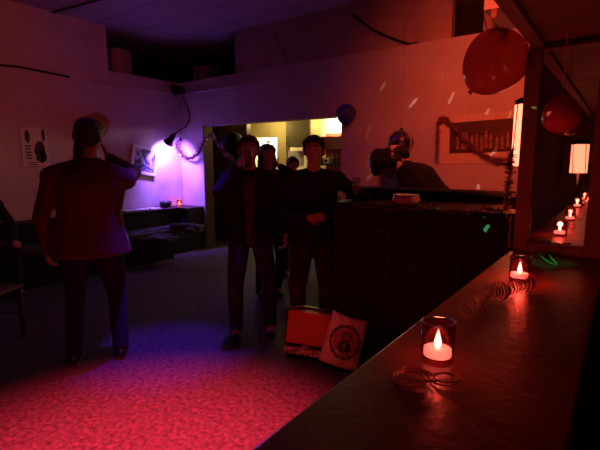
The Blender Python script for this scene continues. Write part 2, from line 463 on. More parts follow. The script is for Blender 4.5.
# garland along the bar front edge
def fringe(bm, pts, n, r, w=.004, seed=1):
    rnd = random.Random(seed)
    for i in range(n):
        f = rnd.random() * (len(pts) - 1); k = int(f); p = pts[k].lerp(pts[k + 1], f - k)
        d = V((rnd.uniform(-1, 1), rnd.uniform(-1, 1), rnd.uniform(-1, 1)))
        if d.length < .1: continue
        d.normalize(); s = d.cross(V((rnd.uniform(-1, 1), rnd.uniform(-1, 1), rnd.uniform(-1, 1)))).normalized() * w / 2
        L = r * rnd.uniform(.6, 1.1)
        a = bm.verts.new(p - s); b = bm.verts.new(p + s); c = bm.verts.new(p + d * L + s * .6); e = bm.verts.new(p + d * L - s * .6)
        bm.faces.new((a, b, c, e))
def garland(name, pts, n, r, m, label, w=.004, seed=1):
    t = thing(name, label, 'garland', pts[0])
    bm = bmesh.new(); tube(bm, pts, .004, 6); rel(bm, t, 'cord', M['tinsel_dk'])
    bm = bmesh.new(); fringe(bm, pts, n, r, w, seed); f = rel(bm, t, 'tinsel', m); f['kind'] = 'stuff'
    return t
def sag(a, b, s, n=14):
    return [a.lerp(b, i / n) + V((0, 0, -s * 4 * (i / n) * (1 - i / n))) for i in range(n + 1)]
gy = BY - .09
pp = []
keys = [(352, 204), (378, 207), (404, 208), (432, 206), (458, 212), (484, 208), (508, 209)]
for (a, b), (c, d) in zip(keys, keys[1:]): pp += sag(ony(a, b, gy), ony(c, d, gy), .012, 6)
garland('bar_garland', pp, 700, .026, M['tinsel_dk'], 'thin dull tinsel garland along the front edge of the bar top', .005, 3)

# glass bowl with candle on the bar
c = ony(406, 205, BY + .04); c.z = BZ
t = thing('candle_bowl', 'wide low glass bowl with a rim glowing red on the bar top', 'bowl', (c.x, c.y, BZ))
bm = bmesh.new(); lathe(bm, [(0, .004), (.07, .004), (.1, .03), (.085, .07), (.082, .07), (.095, .03), (.068, .008), (0, .008)], seg=32); link('bowl', bm, M['bagpale'], t, True)
bm = bmesh.new(); lathe(bm, [(.082, .068), (.09, .068), (.09, .076), (.082, .076), (.082, .068)], seg=32); link('rim', bm, M['silver'], t, True)
bm = bmesh.new(); lathe(bm, [(0, .008), (.03, .008), (.03, .03), (0, .03)], seg=20); link('candle', bm, M['wax'], t, True)

# lamp standing on the bar, half hidden by the mirror partition
M['shade'] = mat('glowing_paper_shade', (.9, .75, .6), .8, emis=(1, .18, .09), estr=3.8, noise=.05)
def table_lamp(label, c, zb, z0, z1, w, m=None):
    t = thing('table_lamp', label, 'lamp', (c[0], c[1], zb))
    bm = bmesh.new(); lathe(bm, [(0, 0), (.07, 0), (.07, .012), (.02, .025), (.012, .04), (.012, z0 - zb + .02), (0, z0 - zb + .02)], seg=24); link('base', bm, M['metal'], t, True)
    bm = bmesh.new(); lathe(bm, [(w * .95, z0 - zb), (w, z0 - zb), (w, z1 - zb), (w * .97, z1 - zb), (w * .95, z0 - zb)], seg=32); link('lamp_shade', bm, m or M['shade'], t, True)
    bm = bmesh.new(); lathe(bm, [(w * .5, z1 - zb), (w * 1.02, z1 - zb), (w * 1.02, z1 - zb + .03), (w * .5, z1 - zb + .05), (w * .5, z1 - zb)], seg=32); link('cap', bm, M['metal'], t, True)
    bm = bmesh.new()
    for k in range(4):
        a = k * math.pi / 2 + .6
        tube(bm, [(w * 1.01 * math.cos(a), w * 1.01 * math.sin(a), z0 - zb), (w * 1.01 * math.cos(a + .25), w * 1.01 * math.sin(a + .25), z1 - zb)], .004, 6)
    link('shade_ribs', bm, M['metal'], t)
    return t
lc = ony(525, 170, 3.12)
lt = ony(525, 105, 3.12).z; lb = ony(525, 166, 3.12).z
BL = table_lamp('glowing lamp with pale shade on the bar half hidden by the mirror frame', lc, BZ, lb, lt, .085)
# lamp behind the camera, seen in the mirror
rc = V((-.5, -1.45, 0))
RL = table_lamp('bright paper shaded lamp seen only as a reflection in the mirror', (-.345, -.5), 1.1, 1.4, 1.66, .07)

# tinsel at the partition's left edge
xe = XC0 - .02
garland('hanging_tinsel', [V((xe - .02, YM + .1, ony(516, 150, YM + .1).z)), V((xe - .025, YM + .1, 1.4)), V((xe - .03, YM + .1, ony(516, 210, YM + .1).z))], 240, .03, M['tinsel'], 'bunch of shiny tinsel hanging down the left edge of the mirror frame', .006, 9)
# string down the frame edge
bm = bmesh.new()
q = [ony(512, 206, YM - .02), ony(506, 214, YM - .02), ony(509, 222, YM - .02), ony(514, 216, YM - .02), ony(515, 232, YM - .02), ony(516, 248, YM - .02)]
q = [V((min(p.x, XC0 - .004), YM - .02, p.z)) for p in q]
tube(bm, q, .0018, 6); o = link('ribbon_end', bm, M['ribbon_red']); tag(o, 'thin reddish curl of ribbon dangling left of the mirror frame above the counter end', 'ribbon')

# ------------------------------------------------------------------ votive candles
def votive(label, x, y):
    t = thing('votive_candle', label, 'candle', (x, y, 1.1), 0, 'candles on the long counter')
    bm = bmesh.new(); lathe(bm, [(0, .0), (.031, .0), (.033, .01), (.0335, .082), (.031, .082), (.0305, .014), (0, .012)], seg=32); link('holder', bm, M['votive'], t, True)
    bm = bmesh.new(); lathe(bm, [(.0305, .0825), (.0335, .0825), (.0338, .085), (.0305, .085), (.0305, .0825)], seg=32); link('rim', bm, M['chrome'], t, True)
    bm = bmesh.new(); lathe(bm, [(0, .014), (.027, .014), (.027, .028), (.0, .027)], seg=24); link('wax', bm, M['wax'], t, True)
    bm = bmesh.new(); lathe(bm, [(0, .027), (.0065, .033), (.0075, .04), (.004, .055), (0, .068)], seg=12); link('flame', bm, M['flame'], t, True)
    return t
def clight(x, y, e, z=1.165, r=.012):
    l = bpy.data.lights.new('candle_light', 'POINT'); l.color = (1, .18, .09); l.energy = e; l.shadow_soft_size = r
    o = bpy.data.objects.new('candle_light', l); COL.objects.link(o); o.location = (x, y, z)
p = onz(437, 361, 1.1); V1 = votive('largest red glass candle in the foreground beside ribbon rings', p.x, p.y); clight(p.x, p.y, .3)
p = onz(519, 281, 1.1); v = copy_tree(V1); v.location = (p.x, p.y, 1.1); v['label'] = 'second red glass candle, between the coiled streamer and the mirror'; clight(p.x, p.y, 1.5)
rl = ['candle reflected in the mirror, next beyond the two near ones', 'smaller reflected candle standing further back on the counter', 'reflected candle third from the lamp in the mirror', 'faint reflected candle close to the reflected lamp', 'farthest tiny reflected candle at the right of the mirror']
for k, y in enumerate((-.22, -.8, -1.1, -1.6, -2.3)):
    v = copy_tree(V1); v.location = (-.31 + .05 * (k % 2), y, 1.1); v['label'] = rl[k]
    if k in (0, 2): clight(v.location.x, y, .4)

# ------------------------------------------------------------------ ribbon coils on the counter
def coil(name, label, pts, r, pitch, m, w=.006, seed=2, lift=None):
    rnd = random.Random(seed); L = sum((b - a).length for a, b in zip(pts, pts[1:])); n = int(L / pitch * 18)
    P, N = [], []
    for i in range(n + 1):
        f = i / n * (len(pts) - 1); k = min(int(f), len(pts) - 2); c = pts[k].lerp(pts[k + 1], f - k)
        t = (pts[k + 1] - pts[k]).normalized(); sd = t.cross(V((0, 0, 1))).normalized()
        a = i / 18 * 2 * math.pi; rr = r * (1 + .25 * math.sin(i / 31) + .15 * math.sin(i / 13))
        P.append(c + V((0, 0, r * 1.43)) + (sd * math.cos(a) + V((0, 0, 1)) * math.sin(a)) * rr)
        N.append((t + .2 * sd * math.cos(a)).normalized())
    bm = bmesh.new(); strip(bm, P, N, w)
    o = link(name, bm, m, None, True)
    s = o.modifiers.new('thick', 'SOLIDIFY'); s.thickness = .0006
    return tag(o, label, 'streamer')
pts = [onz(x, y, 1.1) for x, y in ((466, 322), (478, 308), (492, 302), (506, 300), (520, 294), (533, 290))]
coil('paper_streamer', 'long coiled streamer lying on the counter between the two candles', pts, .021, .015, M['ribbon_red'], .005)
def rings(name, label, c, r, n, m, w=.005, seed=4):
    rnd = random.Random(seed); bm = bmesh.new()
    P, N = [], []
    for i in range(n * 24 + 1):
        a = i / 24 * 2 * math.pi; k = i / 24
        P.append(c + V((r * (1 + .08 * math.sin(k * 2)) * math.cos(a) + .006 * k, r * math.sin(a) * .95, .004 + .0045 * k + .003 * math.sin(a + k)))); N.append(V((.15 * math.cos(a), .15 * math.sin(a), 1)).normalized())
    strip(bm, P, N, w); o = link(name, bm, m, None, True)
    s = o.modifiers.new('thick', 'SOLIDIFY'); s.thickness = .0006
    return tag(o, label, 'ribbon')
rings('ribbon_curl', 'larger loose ring of curling ribbon before the foreground candle', onz(408, 381, 1.1), .029, 4, M['ribbon_red'])
rings('ribbon_curl', 'smaller flat ribbon ring just below the foreground candle glass', onz(442, 382, 1.1), .023, 2, M['ribbon_red'], .004)
# ribbon curl, the green laser light on it put into its colour
P = [onz(x, y, 1.1) + V((0, 0, z)) for x, y, z in ((530, 262, .02), (538, 259, .03), (545, 263, .012), (552, 266, .008), (558, 268, .012), (550, 262, .02), (546, 252, .012), (547, 246, .045))]
PP = []
for i in range(len(P) - 1):
    for k in range(6): PP.append(P[i].lerp(P[i + 1], k / 6))
for _ in range(3): PP = [PP[0]] + [(PP[i - 1] + PP[i] * 2 + PP[i + 1]) / 4 for i in range(1, len(PP) - 1)] + [PP[-1]]
bm = bmesh.new(); strip(bm, PP, [V((.2, -.5, .85)).normalized()] * len(PP), .008)
o = link('laser_ribbon', bm, M['ribbon_laser'], None, True); s = o.modifiers.new('t', 'SOLIDIFY'); s.thickness = .0006
tag(o, 'short ribbon curl on the counter before the mirror, green laser light in its colour', 'ribbon')

# ------------------------------------------------------------------ balloons
def balloon(label, c, r, m, tilt=0, string=None, tail=True, group=None, name='balloon', sx=1.0):
    t = thing(name, label, 'balloon', c, 0, group)
    prof = []
    for i in range(21):
        a = math.pi * i / 20; z = -math.cos(a)
        rr = math.sin(a) * (1 + .12 * z); zz = z * (1.12 if z < 0 else 1.0)
        prof.append((rr * r * sx, zz * r))
    rot = Matrix.Rotation(tilt, 3, 'Y')
    rot = Matrix.Rotation(YAW, 3, 'Z') @ rot
    bm = bmesh.new(); lathe(bm, prof, seg=32, rot=rot); bmesh.ops.remove_doubles(bm, verts=bm.verts, dist=1e-5); link('skin', bm, m, t, True)
    bm = bmesh.new(); lathe(bm, [(0, -1.1 * r), (.05 * r, -1.14 * r), (.09 * r, -1.24 * r), (.02 * r, -1.25 * r), (0, -1.2 * r)], seg=10, rot=rot); link('knot', bm, m, t, True)
    if string:
        bm = bmesh.new(); tube(bm, [V(p) - V(c) for p in string], .0018, 6); link('string', bm, M['ribbon_red'], t)
    return t
c = ond(495, 62, 1.95)
# tied off downwards at the frame, string rising to the ceiling
balloon('big translucent reddish balloon on a string beside the top of the mirror', c, .132, balloon_mat('red_translucent_latex', (.5, .15, .12), .42), R(38),
        [c + V((-.01, 0, .1)), ond(487, 30, 1.95), ond(483, 12, 1.95), ond(483, -20, 1.95), V((ond(483, -20, 1.95).x, ond(483, -20, 1.95).y, 3.5))], sx=1.0)
c = ony(561, 115, YM - .1)
balloon('small bright red balloon hanging before the mirror under the soffit', c, .07, balloon_mat('bright_red_latex', (.7, .03, .04), .88), R(170), [c + V((0, 0, .07)), V((c.x, c.y, 1.975 if c.x > -.355 and c.x < -.31 else 2.0))])
garland('mirror_tinsel', [c + V((0, .03, -.07)), c + V((-.005, .035, -.16)), c + V((-.01, .035, ony(556, 190, YM - .06).z - c.z))], 150, .016, M['tinsel_dk'], 'limp tinsel strand hanging under the small red balloon', .003, 21)
def wallball(px, py, y, r, label, col, al=.9, sx=1.0, x=None, knot=R(0)):
    c = ony(px, py, y) if x is None else onx(px, py, x)
    return balloon(label, c, r, balloon_mat('latex_%d' % px, col, al), knot, sx=sx)
wallball(346, 114, YB - .128, .125, 'glossy dark blue balloon at the top right corner of the kitchen opening', (.06, .05, .6))
c = ony(233, 146, YB + .09)
balloon('black balloon hanging at the dark left side of the opening', c, .225, mat('black_latex', (.008, .006, .008), .5), 0, [c + V((0, 0, .2)), V((c.x, c.y, 2.1))], sx=.85)
wallball(97, 125, 0, .17, 'translucent gold balloon on the left wall beside the raised head', (.6, .35, .1), .3, x=XL + .171)

# mirror ball
c = ond(401, 143, 4.75)
t = thing('mirror_ball', 'mottled mirror ball hanging above the person bending at the bar', 'mirror ball', c)
bm = bmesh.new(); rb = .14; nl = 16
for i in range(nl):
    t0 = -math.pi / 2 + math.pi * i / nl; t1 = -math.pi / 2 + math.pi * (i + 1) / nl
    nn = max(4, int(30 * math.cos((t0 + t1) / 2)))
    for k in range(nn):
        a0 = 2 * math.pi * k / nn; a1 = 2 * math.pi * (k + .9) / nn; tt = t1 - (t1 - t0) * .1
        vs = [bm.verts.new((rb * math.cos(b_) * math.cos(a_), rb * math.cos(b_) * math.sin(a_), rb * math.sin(b_))) for a_, b_ in ((a0, t0), (a1, t0), (a1, tt), (a0, tt))]
        bm.faces.new(vs)
tl = link('mirror_tiles', bm, mat('mirror_tile', (.6, .5, .5), .12, metal=1), t)
bm = bmesh.new(); bmesh.ops.create_uvsphere(bm, u_segments=24, v_segments=16, radius=rb * .975); link('ball', bm, M['tinsel_dk'], t, True)
bm = bmesh.new(); tube(bm, [(0, 0, rb * .97), (0, 0, 3.5 - c.z)], .0015, 6); lathe(bm, [(0, rb * .95), (.015, rb * .95), (.015, rb * 1.12), (0, rb * 1.12)], seg=12); link('hanging_wire', bm, M['cable'], t)

# ------------------------------------------------------------------ pictures
def print_mat(name, c1, c2, sc, stretch=(1, 1, .45), th=.5):
    m = bpy.data.materials.new(name); m.use_nodes = True; nt = m.node_tree; b = nt.nodes['Principled BSDF']
    b.inputs['Roughness'].default_value = .5
    tc = nt.nodes.new('ShaderNodeTexCoord'); mp = nt.nodes.new('ShaderNodeMapping'); mp.inputs['Scale'].default_value = stretch
    n = nt.nodes.new('ShaderNodeTexNoise'); n.inputs['Scale'].default_value = sc; n.inputs['Detail'].default_value = 3
    r = nt.nodes.new('ShaderNodeValToRGB')
    r.color_ramp.elements[0].position = th - .08; r.color_ramp.elements[0].color = (*c1, 1)
    r.color_ramp.elements[1].position = th + .1; r.color_ramp.elements[1].color = (*c2, 1)
    nt.links.new(tc.outputs['Object'], mp.inputs[0]); nt.links.new(mp.outputs[0], n.inputs['Vector'])
    nt.links.new(n.outputs['Fac'], r.inputs['Fac']); nt.links.new(r.outputs['Color'], b.inputs['Base Color'])
    return m
# back wall group photo
p0 = ony(444, 117, YB); p1 = ony(519, 162, YB)
t = thing('group_poster', 'wide crowd poster on pale paper, on the red wall behind the bar', 'poster', ((p0.x + p1.x) / 2, YB - .0045, (p0.z + p1.z) / 2))
zc = t.location.z; hw = (p1.x - p0.x) / 2 + .03; hh = .27
bm = bmesh.new(); box(bm, (0, 0, 0), (2 * hw, .008, 2 * hh), None, .002); link('paper', bm, mat('cream_poster_paper', (.75, .6, .45), .8, noise=.1), t)
bm = bmesh.new(); box(bm, (.03, -.006, .02), (2 * hw - .16, .004, 2 * hh - .2)); pr = link('print', bm, mat('poster_dark_print', (.1, .035, .03), .5, noise=.4, nscale=7), t)
bm = bmesh.new(); rnd = random.Random(5)
for k in range(11):
    x = -hw + .2 + k * (2 * hw - .36) / 10 + rnd.uniform(-.01, .01); z0 = -.13 + rnd.uniform(0, .03); h_ = rnd.uniform(.14, .2); w_ = .018
    lathe(bm, [(0, z0), (w_ * 1.1, z0), (w_ * .7, z0 + h_ * .5), (w_ * 1.2, z0 + h_ * .7), (w_ * .4, z0 + h_ * .8), (w_ * .7, z0 + h_ * .9), (0, z0 + h_)], (0, 0, 0), 8, None)
    for v in bm.verts[-0:] if False else []: pass
    bm.verts.ensure_lookup_table()
    for v in list(bm.verts)[-(5 * 8 + 2):]:
        v.co = V((v.co.x + x, v.co.y * .06 - .009, v.co.z))
fg = link('printed_figures', bm, mat('poster_figure_print', (.4, .2, .16), .5, noise=.5, nscale=30), t)
t.rotation_euler = (0, R(-1.5), 0)
# garland over the poster
keys = [(437, 160), (438, 120), (446, 118), (462, 138), (478, 152), (496, 160), (512, 160), (519, 157)]
K = [ony(a, b, YB - .07) for a, b in keys]
pp = []
for i in range(len(K) - 1):
    for k in range(8): pp.append(K[i].lerp(K[i + 1], k / 8))
for _ in range(4): pp = [pp[0]] + [(pp[i - 1] + pp[i] * 2 + pp[i + 1]) / 4 for i in range(1, len(pp) - 1)] + [pp[-1]]
garland('wall_garland', pp, 1300, .045, mat('russet_tinsel', (.4, .14, .12), .4, metal=.5, noise=.2), 'tinsel garland draped in a bow across the crowd poster', .008, 11)
# garland near the clip lamp
keys = [(176, 138), (176, 146), (180, 154), (188, 159), (196, 156), (202, 148), (207, 138), (212, 134), (217, 142), (224, 152), (234, 160)]
K = [ony(a, b, YB - .12 - (.0 if a > 182 else 0)) for a, b in keys]
K[0].x += .12; 
pp = []
for i in range(len(K) - 1):
    for k in range(6): pp.append(K[i].lerp(K[i + 1], k / 6))
for _ in range(3): pp = [pp[0]] + [(pp[i - 1] + pp[i] * 2 + pp[i + 1]) / 4 for i in range(1, len(pp) - 1)] + [pp[-1]]
garland('corner_garland', pp, 1500, .055, M['tinsel'], 'tinsel garland looping from the purple lamp to the dark end of the opening', .008, 13)

# framed picture on left wall
c = onx(144.5, 160.5, XL + .03)
t = thing('framed_picture', 'white framed photograph of a group, lit purple by the clip lamp', 'picture', c)
a = onx(131.5, 160, XL).y; b = onx(157.5, 160, XL).y; w_ = b - a; h_ = .46
fr = bmesh.new()
for (y0, y1, z0, z1) in ((-w_ / 2, w_ / 2, h_ / 2 - .05, h_ / 2), (-w_ / 2, w_ / 2, -h_ / 2, -h_ / 2 + .05), (-w_ / 2, -w_ / 2 + .055, -h_ / 2 + .05, h_ / 2 - .05), (w_ / 2 - .055, w_ / 2, -h_ / 2 + .05, h_ / 2 - .05)):
    bb(fr, -.02, .015, y0, y1, z0, z1, .003)
link('frame', fr, M['white'], t)
bm = bmesh.new(); bb(bm, -.018, .003, -w_ / 2 + .05, w_ / 2 - .05, -h_ / 2 + .045, h_ / 2 - .045); link('print', bm, print_mat('band_photo', (.03, .03, .06), (.5, .48, .55), 14, (1, 1, .6), .52), t)
bm = bmesh.new(); bb(bm, .0035, .005, -w_ / 2 + .06, w_ / 2 - .06, -h_ / 2 + .06, -h_ / 2 + .17); link('print_foreground', bm, print_mat('band_photo_lower', (.02, .02, .05), (.3, .3, .5), 30, (1, .3, 1), .5), t)
t.rotation_euler = (R(-10), 0, 0)
t.location.z += .0

# poster far left
c = onx(35, 147, XL + .008)
a = onx(22, 147, XL).y; b = onx(48, 147, XL).y; w_ = b - a; h_ = onx(35, 128, XL).z - onx(35, 166, XL).z
t = thing('wall_poster', 'pale poster with dark figures and a small text block on the left wall', 'poster', c)
bm = bmesh.new(); bb(bm, -.006, .002, -w_ / 2, w_ / 2, -h_ / 2, h_ / 2); link('paper', bm, M['paper'], t)
dk = mat('poster_ink', (.06, .03, .04), .6, noise=.2)
def blobpoly(name, cy, cz, ry, rz, seed, par, n=18, m=None, x=.0035):
    rnd = random.Random(seed); bm = bmesh.new()
    ps = [(cy + ry * math.cos(2 * math.pi * i / n) * rnd.uniform(.75, 1.1), cz + rz * math.sin(2 * math.pi * i / n) * rnd.uniform(.75, 1.1)) for i in range(n)]
    f = bm.faces.new([bm.verts.new((x, p[0], p[1])) for p in ps])
    g = bmesh.ops.extrude_face_region(bm, geom=[f]); bmesh.ops.translate(bm, vec=(-.001, 0, 0), verts=[v for v in g['geom'] if isinstance(v, bmesh.types.BMVert)])
    return link(name, bm, m or dk, par)
k_ = w_ / .68
blobpoly('printed_figure', .12 * k_, -.06, .15 * k_, .17, 1, t); blobpoly('printed_figure', .2 * k_, -.12, .1 * k_, .1, 2, t)
blobpoly('printed_figure', -.18 * k_, .14, .07 * k_, .09, 3, t); blobpoly('printed_figure', .24 * k_, .16, .05 * k_, .1, 4, t)
bm = bmesh.new()
for k in range(5): bb(bm, .0025, .0035, -.26 * k_, (-.1 - .02 * (k % 2)) * k_, .0 - k * .04, .02 - k * .04)
for k in range(3): bb(bm, .0025, .0035, -.22 * k_, .05 * k_, -.21 - k * .025, -.2 - k * .025)
link('text_lines', bm, dk, t)

# ------------------------------------------------------------------ banquette and ledge along the left wall
bm = bmesh.new()
t = thing('banquette', 'black bench with a ledge behind it running along the left wall to the corner', 'bench', (XL + .3, 2, 0))
bb(bm, XL + .001, XL + .32, YR + .3, YB - .001, 0, .70); bb(bm, XL + .32, XA - .05, YB - .35, YB - .001, 0, .70); rel(bm, t, 'back', M['black'])
bm = bmesh.new(); bb(bm, XL + .001, XL + .34, YR + .3, YB - .001, .70, .735, .006); bb(bm, XL + .34, XA - .04, YB - .37, YB - .001, .70, .735, .006); rel(bm, t, 'ledge', M['dark'])
bm = bmesh.new(); bb(bm, XL + .32, XL + .8, YR + .3, YB - .86, 0, .38); bb(bm, XL + .32, XA - .05, YB - .86, YB - .35, 0, .38); rel(bm, t, 'seat_box', M['black'])
bm = bmesh.new(); bb(bm, XL + .325, XL + .82, YR + .32, YB - .88, .38, .46, .025); bb(bm, XL + .325, XA - .06, YB - .88, YB - .355, .38, .46, .025); rel(bm, t, 'seat_cushion', M['cushion'])

LEDGE = .735
c = onz(164, 207, LEDGE)
c.x = max(c.x, XL + .12)
bm = bmesh.new(); lathe(bm, [(0, 0), (.07, 0), (.1, .05), (.105, .1), (.098, .1), (.092, .05), (.06, .012), (0, .012)], seg=28)
o = link('ashtray_bowl', bm, M['ceramic'], None, True); o.location = (c.x, c.y, LEDGE); tag(o, 'dark round bowl on the ledge below the clip lamp', 'bowl')
c = onz(179.5, 206, LEDGE); c.x = max(c.x, XL + .12); c.y = min(c.y, YB - .1)
v = copy_tree(V1); v.location = (c.x, c.y, LEDGE); v.scale = (1.3, 1.3, 1.3); v['label'] = 'single candle glass on the corner ledge under the purple light'; v['group'] = 'candle on the ledge'
del v['group']
clight(c.x, c.y, 1.0, LEDGE + .1, .03)
for i, (px, rz) in enumerate(((129, .3), (141, -.2), (153, .1))):
    c = onx(px, 206, XL + .17)
    bm = bmesh.new(); n = 8
    g = [[bm.verts.new(((u / n - .5) * .2, (w / n - .5) * .2, .004 + .01 * math.sin(u * 1.1 + i) * math.cos(w * .9) ** 2 + .006)) for w in range(n + 1)] for u in range(n + 1)]
    for u in range(n):
        for w in range(n): bm.faces.new((g[u][w], g[u + 1][w], g[u + 1][w + 1], g[u][w + 1]))
    o = link('leaflet', bm, M['paper'], None, True); o.location = (c.x, c.y, LEDGE); o.rotation_euler = (0, 0, rz)
    s = o.modifiers.new('t', 'SOLIDIFY'); s.thickness = .002
    tag(o, ['crumpled leaflet on the ledge nearest the person in the brick coat', 'middle one of the three pale leaflets on the ledge', 'leaflet on the ledge nearest the dark bowl'][i], 'leaflet', 'leaflets on the ledge')

# ------------------------------------------------------------------ clip lamp and junction box
c = onx(182, 91, XL + .12)
t = thing('junction_box', 'dark cable box with a tangle of flex in the wall corner', 'box', (XL + .12, YB - .12, c.z))
bm = bmesh.new(); box(bm, (0, 0, 0), (.17, .17, .13), None, .02); link('housing', bm, M['metal'], t)
bm = bmesh.new(); rnd = random.Random(8)
for k in range(5):
    a = [V((rnd.uniform(-.13, .13), rnd.uniform(-.13, .08), rnd.uniform(-.1, .12))) for _ in range(6)]
    Q = []
    for i in range(5):
        for q_ in range(5): Q.append(a[i].lerp(a[i + 1], q_ / 5))
    for _ in range(4): Q = [Q[0]] + [(Q[i - 1] + Q[i] * 2 + Q[i + 1]) / 4 for i in range(1, len(Q) - 1)] + [Q[-1]]
    Q = [V((max(q_.x, -.11), min(q_.y, .11), q_.z)) for q_ in Q]
    tube(bm, Q, .007, 6)
link('flex', bm, M['cable'], t)
bm = bmesh.new(); lathe(bm, [(0, 0), (.02, 0), (.02, .01), (0, .01)], (-.04, -.1, -.04), 12, Matrix.Rotation(R(90), 3, 'X')); link('pilot_lamp', bm, M['white'], t)

LP = onx(171, 139, XL + .38)
t = thing('clip_lamp', 'black clip lamp throwing purple light on the left wall beside the picture', 'lamp', LP)
aim = (onx(155, 160, XL) - LP).normalized()
qr = aim.to_track_quat('Z', 'Y').to_matrix()
bm = bmesh.new(); lathe(bm, [(0, -.1), (.035, -.1), (.045, -.05), (.05, .0), (.085, .09), (.082, .09), (.045, .0), (.03, -.06), (0, -.06)], seg=24, rot=qr); link('lamp_shade', bm, M['metal'], t, True)
M['bulb'] = mat('violet_bulb', (.8, .7, 1), .4, emis=(.55, .35, 1), estr=30)
bm = bmesh.new(); lathe(bm, [(0, .0), (.03, .01), (.036, .04), (.02, .07), (0, .075)], seg=20, rot=qr); link('bulb', bm, M['bulb'], t, True)
bm = bmesh.new(); tube(bm, [qr @ V((0, 0, -.09)), qr @ V((.0, .0, -.13)) + V((0, .03, .02)), V((-.15, .12, .02))], .012, 8); box(bm, V((-.17, .13, .02)), (.06, .04, .1), None, .006); link('clamp', bm, M['metal'], t)
cb = [(183, 97), (188, 108), (190, 118), (186, 127), (178, 131), (172, 134)]
K = [ony(a, b, YB - .1) for a, b in cb[:-1]] + [LP + qr @ V((0, 0, -.1))]
pp = []
for i in range(len(K) - 1):
    for k in range(6): pp.append(K[i].lerp(K[i + 1], k / 6))
pp.append(K[-1])
for _ in range(5): pp = [pp[0]] + [(pp[i - 1] + pp[i] * 2 + pp[i + 1]) / 4 for i in range(1, len(pp) - 1)] + [pp[-1]]
bm = bmesh.new(); tube(bm, pp, .012, 8); o = link('cable', bm, M['cable']); tag(o, 'black cable curling down the corner from the cable box to the clip lamp', 'cable')

# cables on the upper back wall
def cable(pts, r, label, y=YB + .05):
    K = [ony(a, b, y) for a, b in pts]; pp = []
    for i in range(len(K) - 1):
        for k in range(6): pp.append(K[i].lerp(K[i + 1], k / 6))
    pp.append(K[-1])
    for _ in range(4): pp = [pp[0]] + [(pp[i - 1] + pp[i] * 2 + pp[i + 1]) / 4 for i in range(1, len(pp) - 1)] + [pp[-1]]
    pp = [V((q_.x, q_.y, min(max(q_.z, LZ + r), H - r))) for q_ in pp]
    bm = bmesh.new(); tube(bm, pp, r, 6); o = link('cable', bm, M['cable']); tag(o, label, 'cable')
cable([(352, 14), (362, 22), (376, 32), (396, 40), (418, 47)], .016, 'thick dark cable drooping diagonally across the upper back wall')
cable([(273, 30), (279, 44), (289, 64)], .007, 'thin cable running down the upper back wall above the kitchen opening')
# stored boxes in the corner recess
for i, (px, py, w, h, dd, lab) in enumerate(((206, 68, .35, .3, .3, 'brown box standing in the dark corner recess above the opening'), (165, 74, .28, .16, .3, 'low reddish box in the dark corner recess above the cable box'), (128, 60, .3, .42, .3, 'tall brown box at the left end of the dark corner recess'))):
    c = ony(px, py, YB + .4) if i != 2 else onx(118, 60, XL - .35)
    bm = bmesh.new(); box(bm, (0, 0, h / 2), (w, dd, h), None, .006)
    t = thing('storage_box', lab, 'box', (c.x, c.y, LZ - .002), .2 * i); link('carton', bm, mat('brown_carton', (.55, .33, .22), .8, noise=.15), t)
    bm = bmesh.new(); box(bm, (0, 0, h + .0015), (w * .2, dd, .002)); link('tape', bm, M['sole'], t)
# small notice on the bulkhead
c = ony(494, 13, YK - .004)
bm = bmesh.new(); box(bm, (0, 0, 0), (.05, .012, .08), None, .003); o = link('wall_socket', bm, M['frame']); o.location = c; tag(o, 'small box on the bright orange bulkhead at the top', 'socket')

# ------------------------------------------------------------------ bags
def onfloor(px, py): return onz(px, py, 0)
c = (onfloor(303, 362) + V((0, .04, 0)))
t = thing('messenger_bag', 'messenger bag with orange red flap and black trim on the floor against the bar', 'bag', (c.x, c.y, 0), R(22))
W_, H_, D_ = .34, .34, .13
rt = Matrix.Rotation(R(-12), 3, 'X') @ Matrix.Rotation(R(3), 3, 'Y')
def bagbox(bm, c, s, bev): 
    box(bm, rt @ V(c), s, rt, bev)
bm = bmesh.new(); bagbox(bm, (0, .02, H_ / 2 + .015), (W_, D_, H_), .03); link('body', bm, M['leather'], t, True)
bm = bmesh.new(); bagbox(bm, (0, -.057, H_ / 2 + .075), (W_ * .97, .014, H_ * .7), .006); bagbox(bm, (0, .01, H_ + .02), (W_ * .97, .145, .014), .006); fl = link('flap', bm, M['flap'], t)
bm = bmesh.new(); bagbox(bm, (0, -.0655, .068 + .005), (W_ * .97, .008, .05), .003); link('flap_strip', bm, M['strip'], fl)
bm = bmesh.new(); bagbox(bm, (0, -.066, .105), (W_ * .98, .01, .012), .003); bagbox(bm, (-W_ / 2 + .004, -.062, H_ / 2 + .07), (.012, .02, H_ * .72), .003); bagbox(bm, (W_ / 2 - .004, -.062, H_ / 2 + .07), (.012, .02, H_ * .72), .003); link('piping', bm, M['leather'], fl)
bm = bmesh.new(); bagbox(bm, (.0, -.072, .11), (.05, .01, .03), .003); link('buckle', bm, M['chrome'], t)
bm = bmesh.new(); tube(bm, [rt @ V(p) for p in ((-.17, .02, .3), (-.2, .03, .36), (-.1, .06, .39), (.1, .06, .385), (.19, .03, .35), (.172, .02, .3))], .012, 6); link('strap', bm, M['leather'], t)

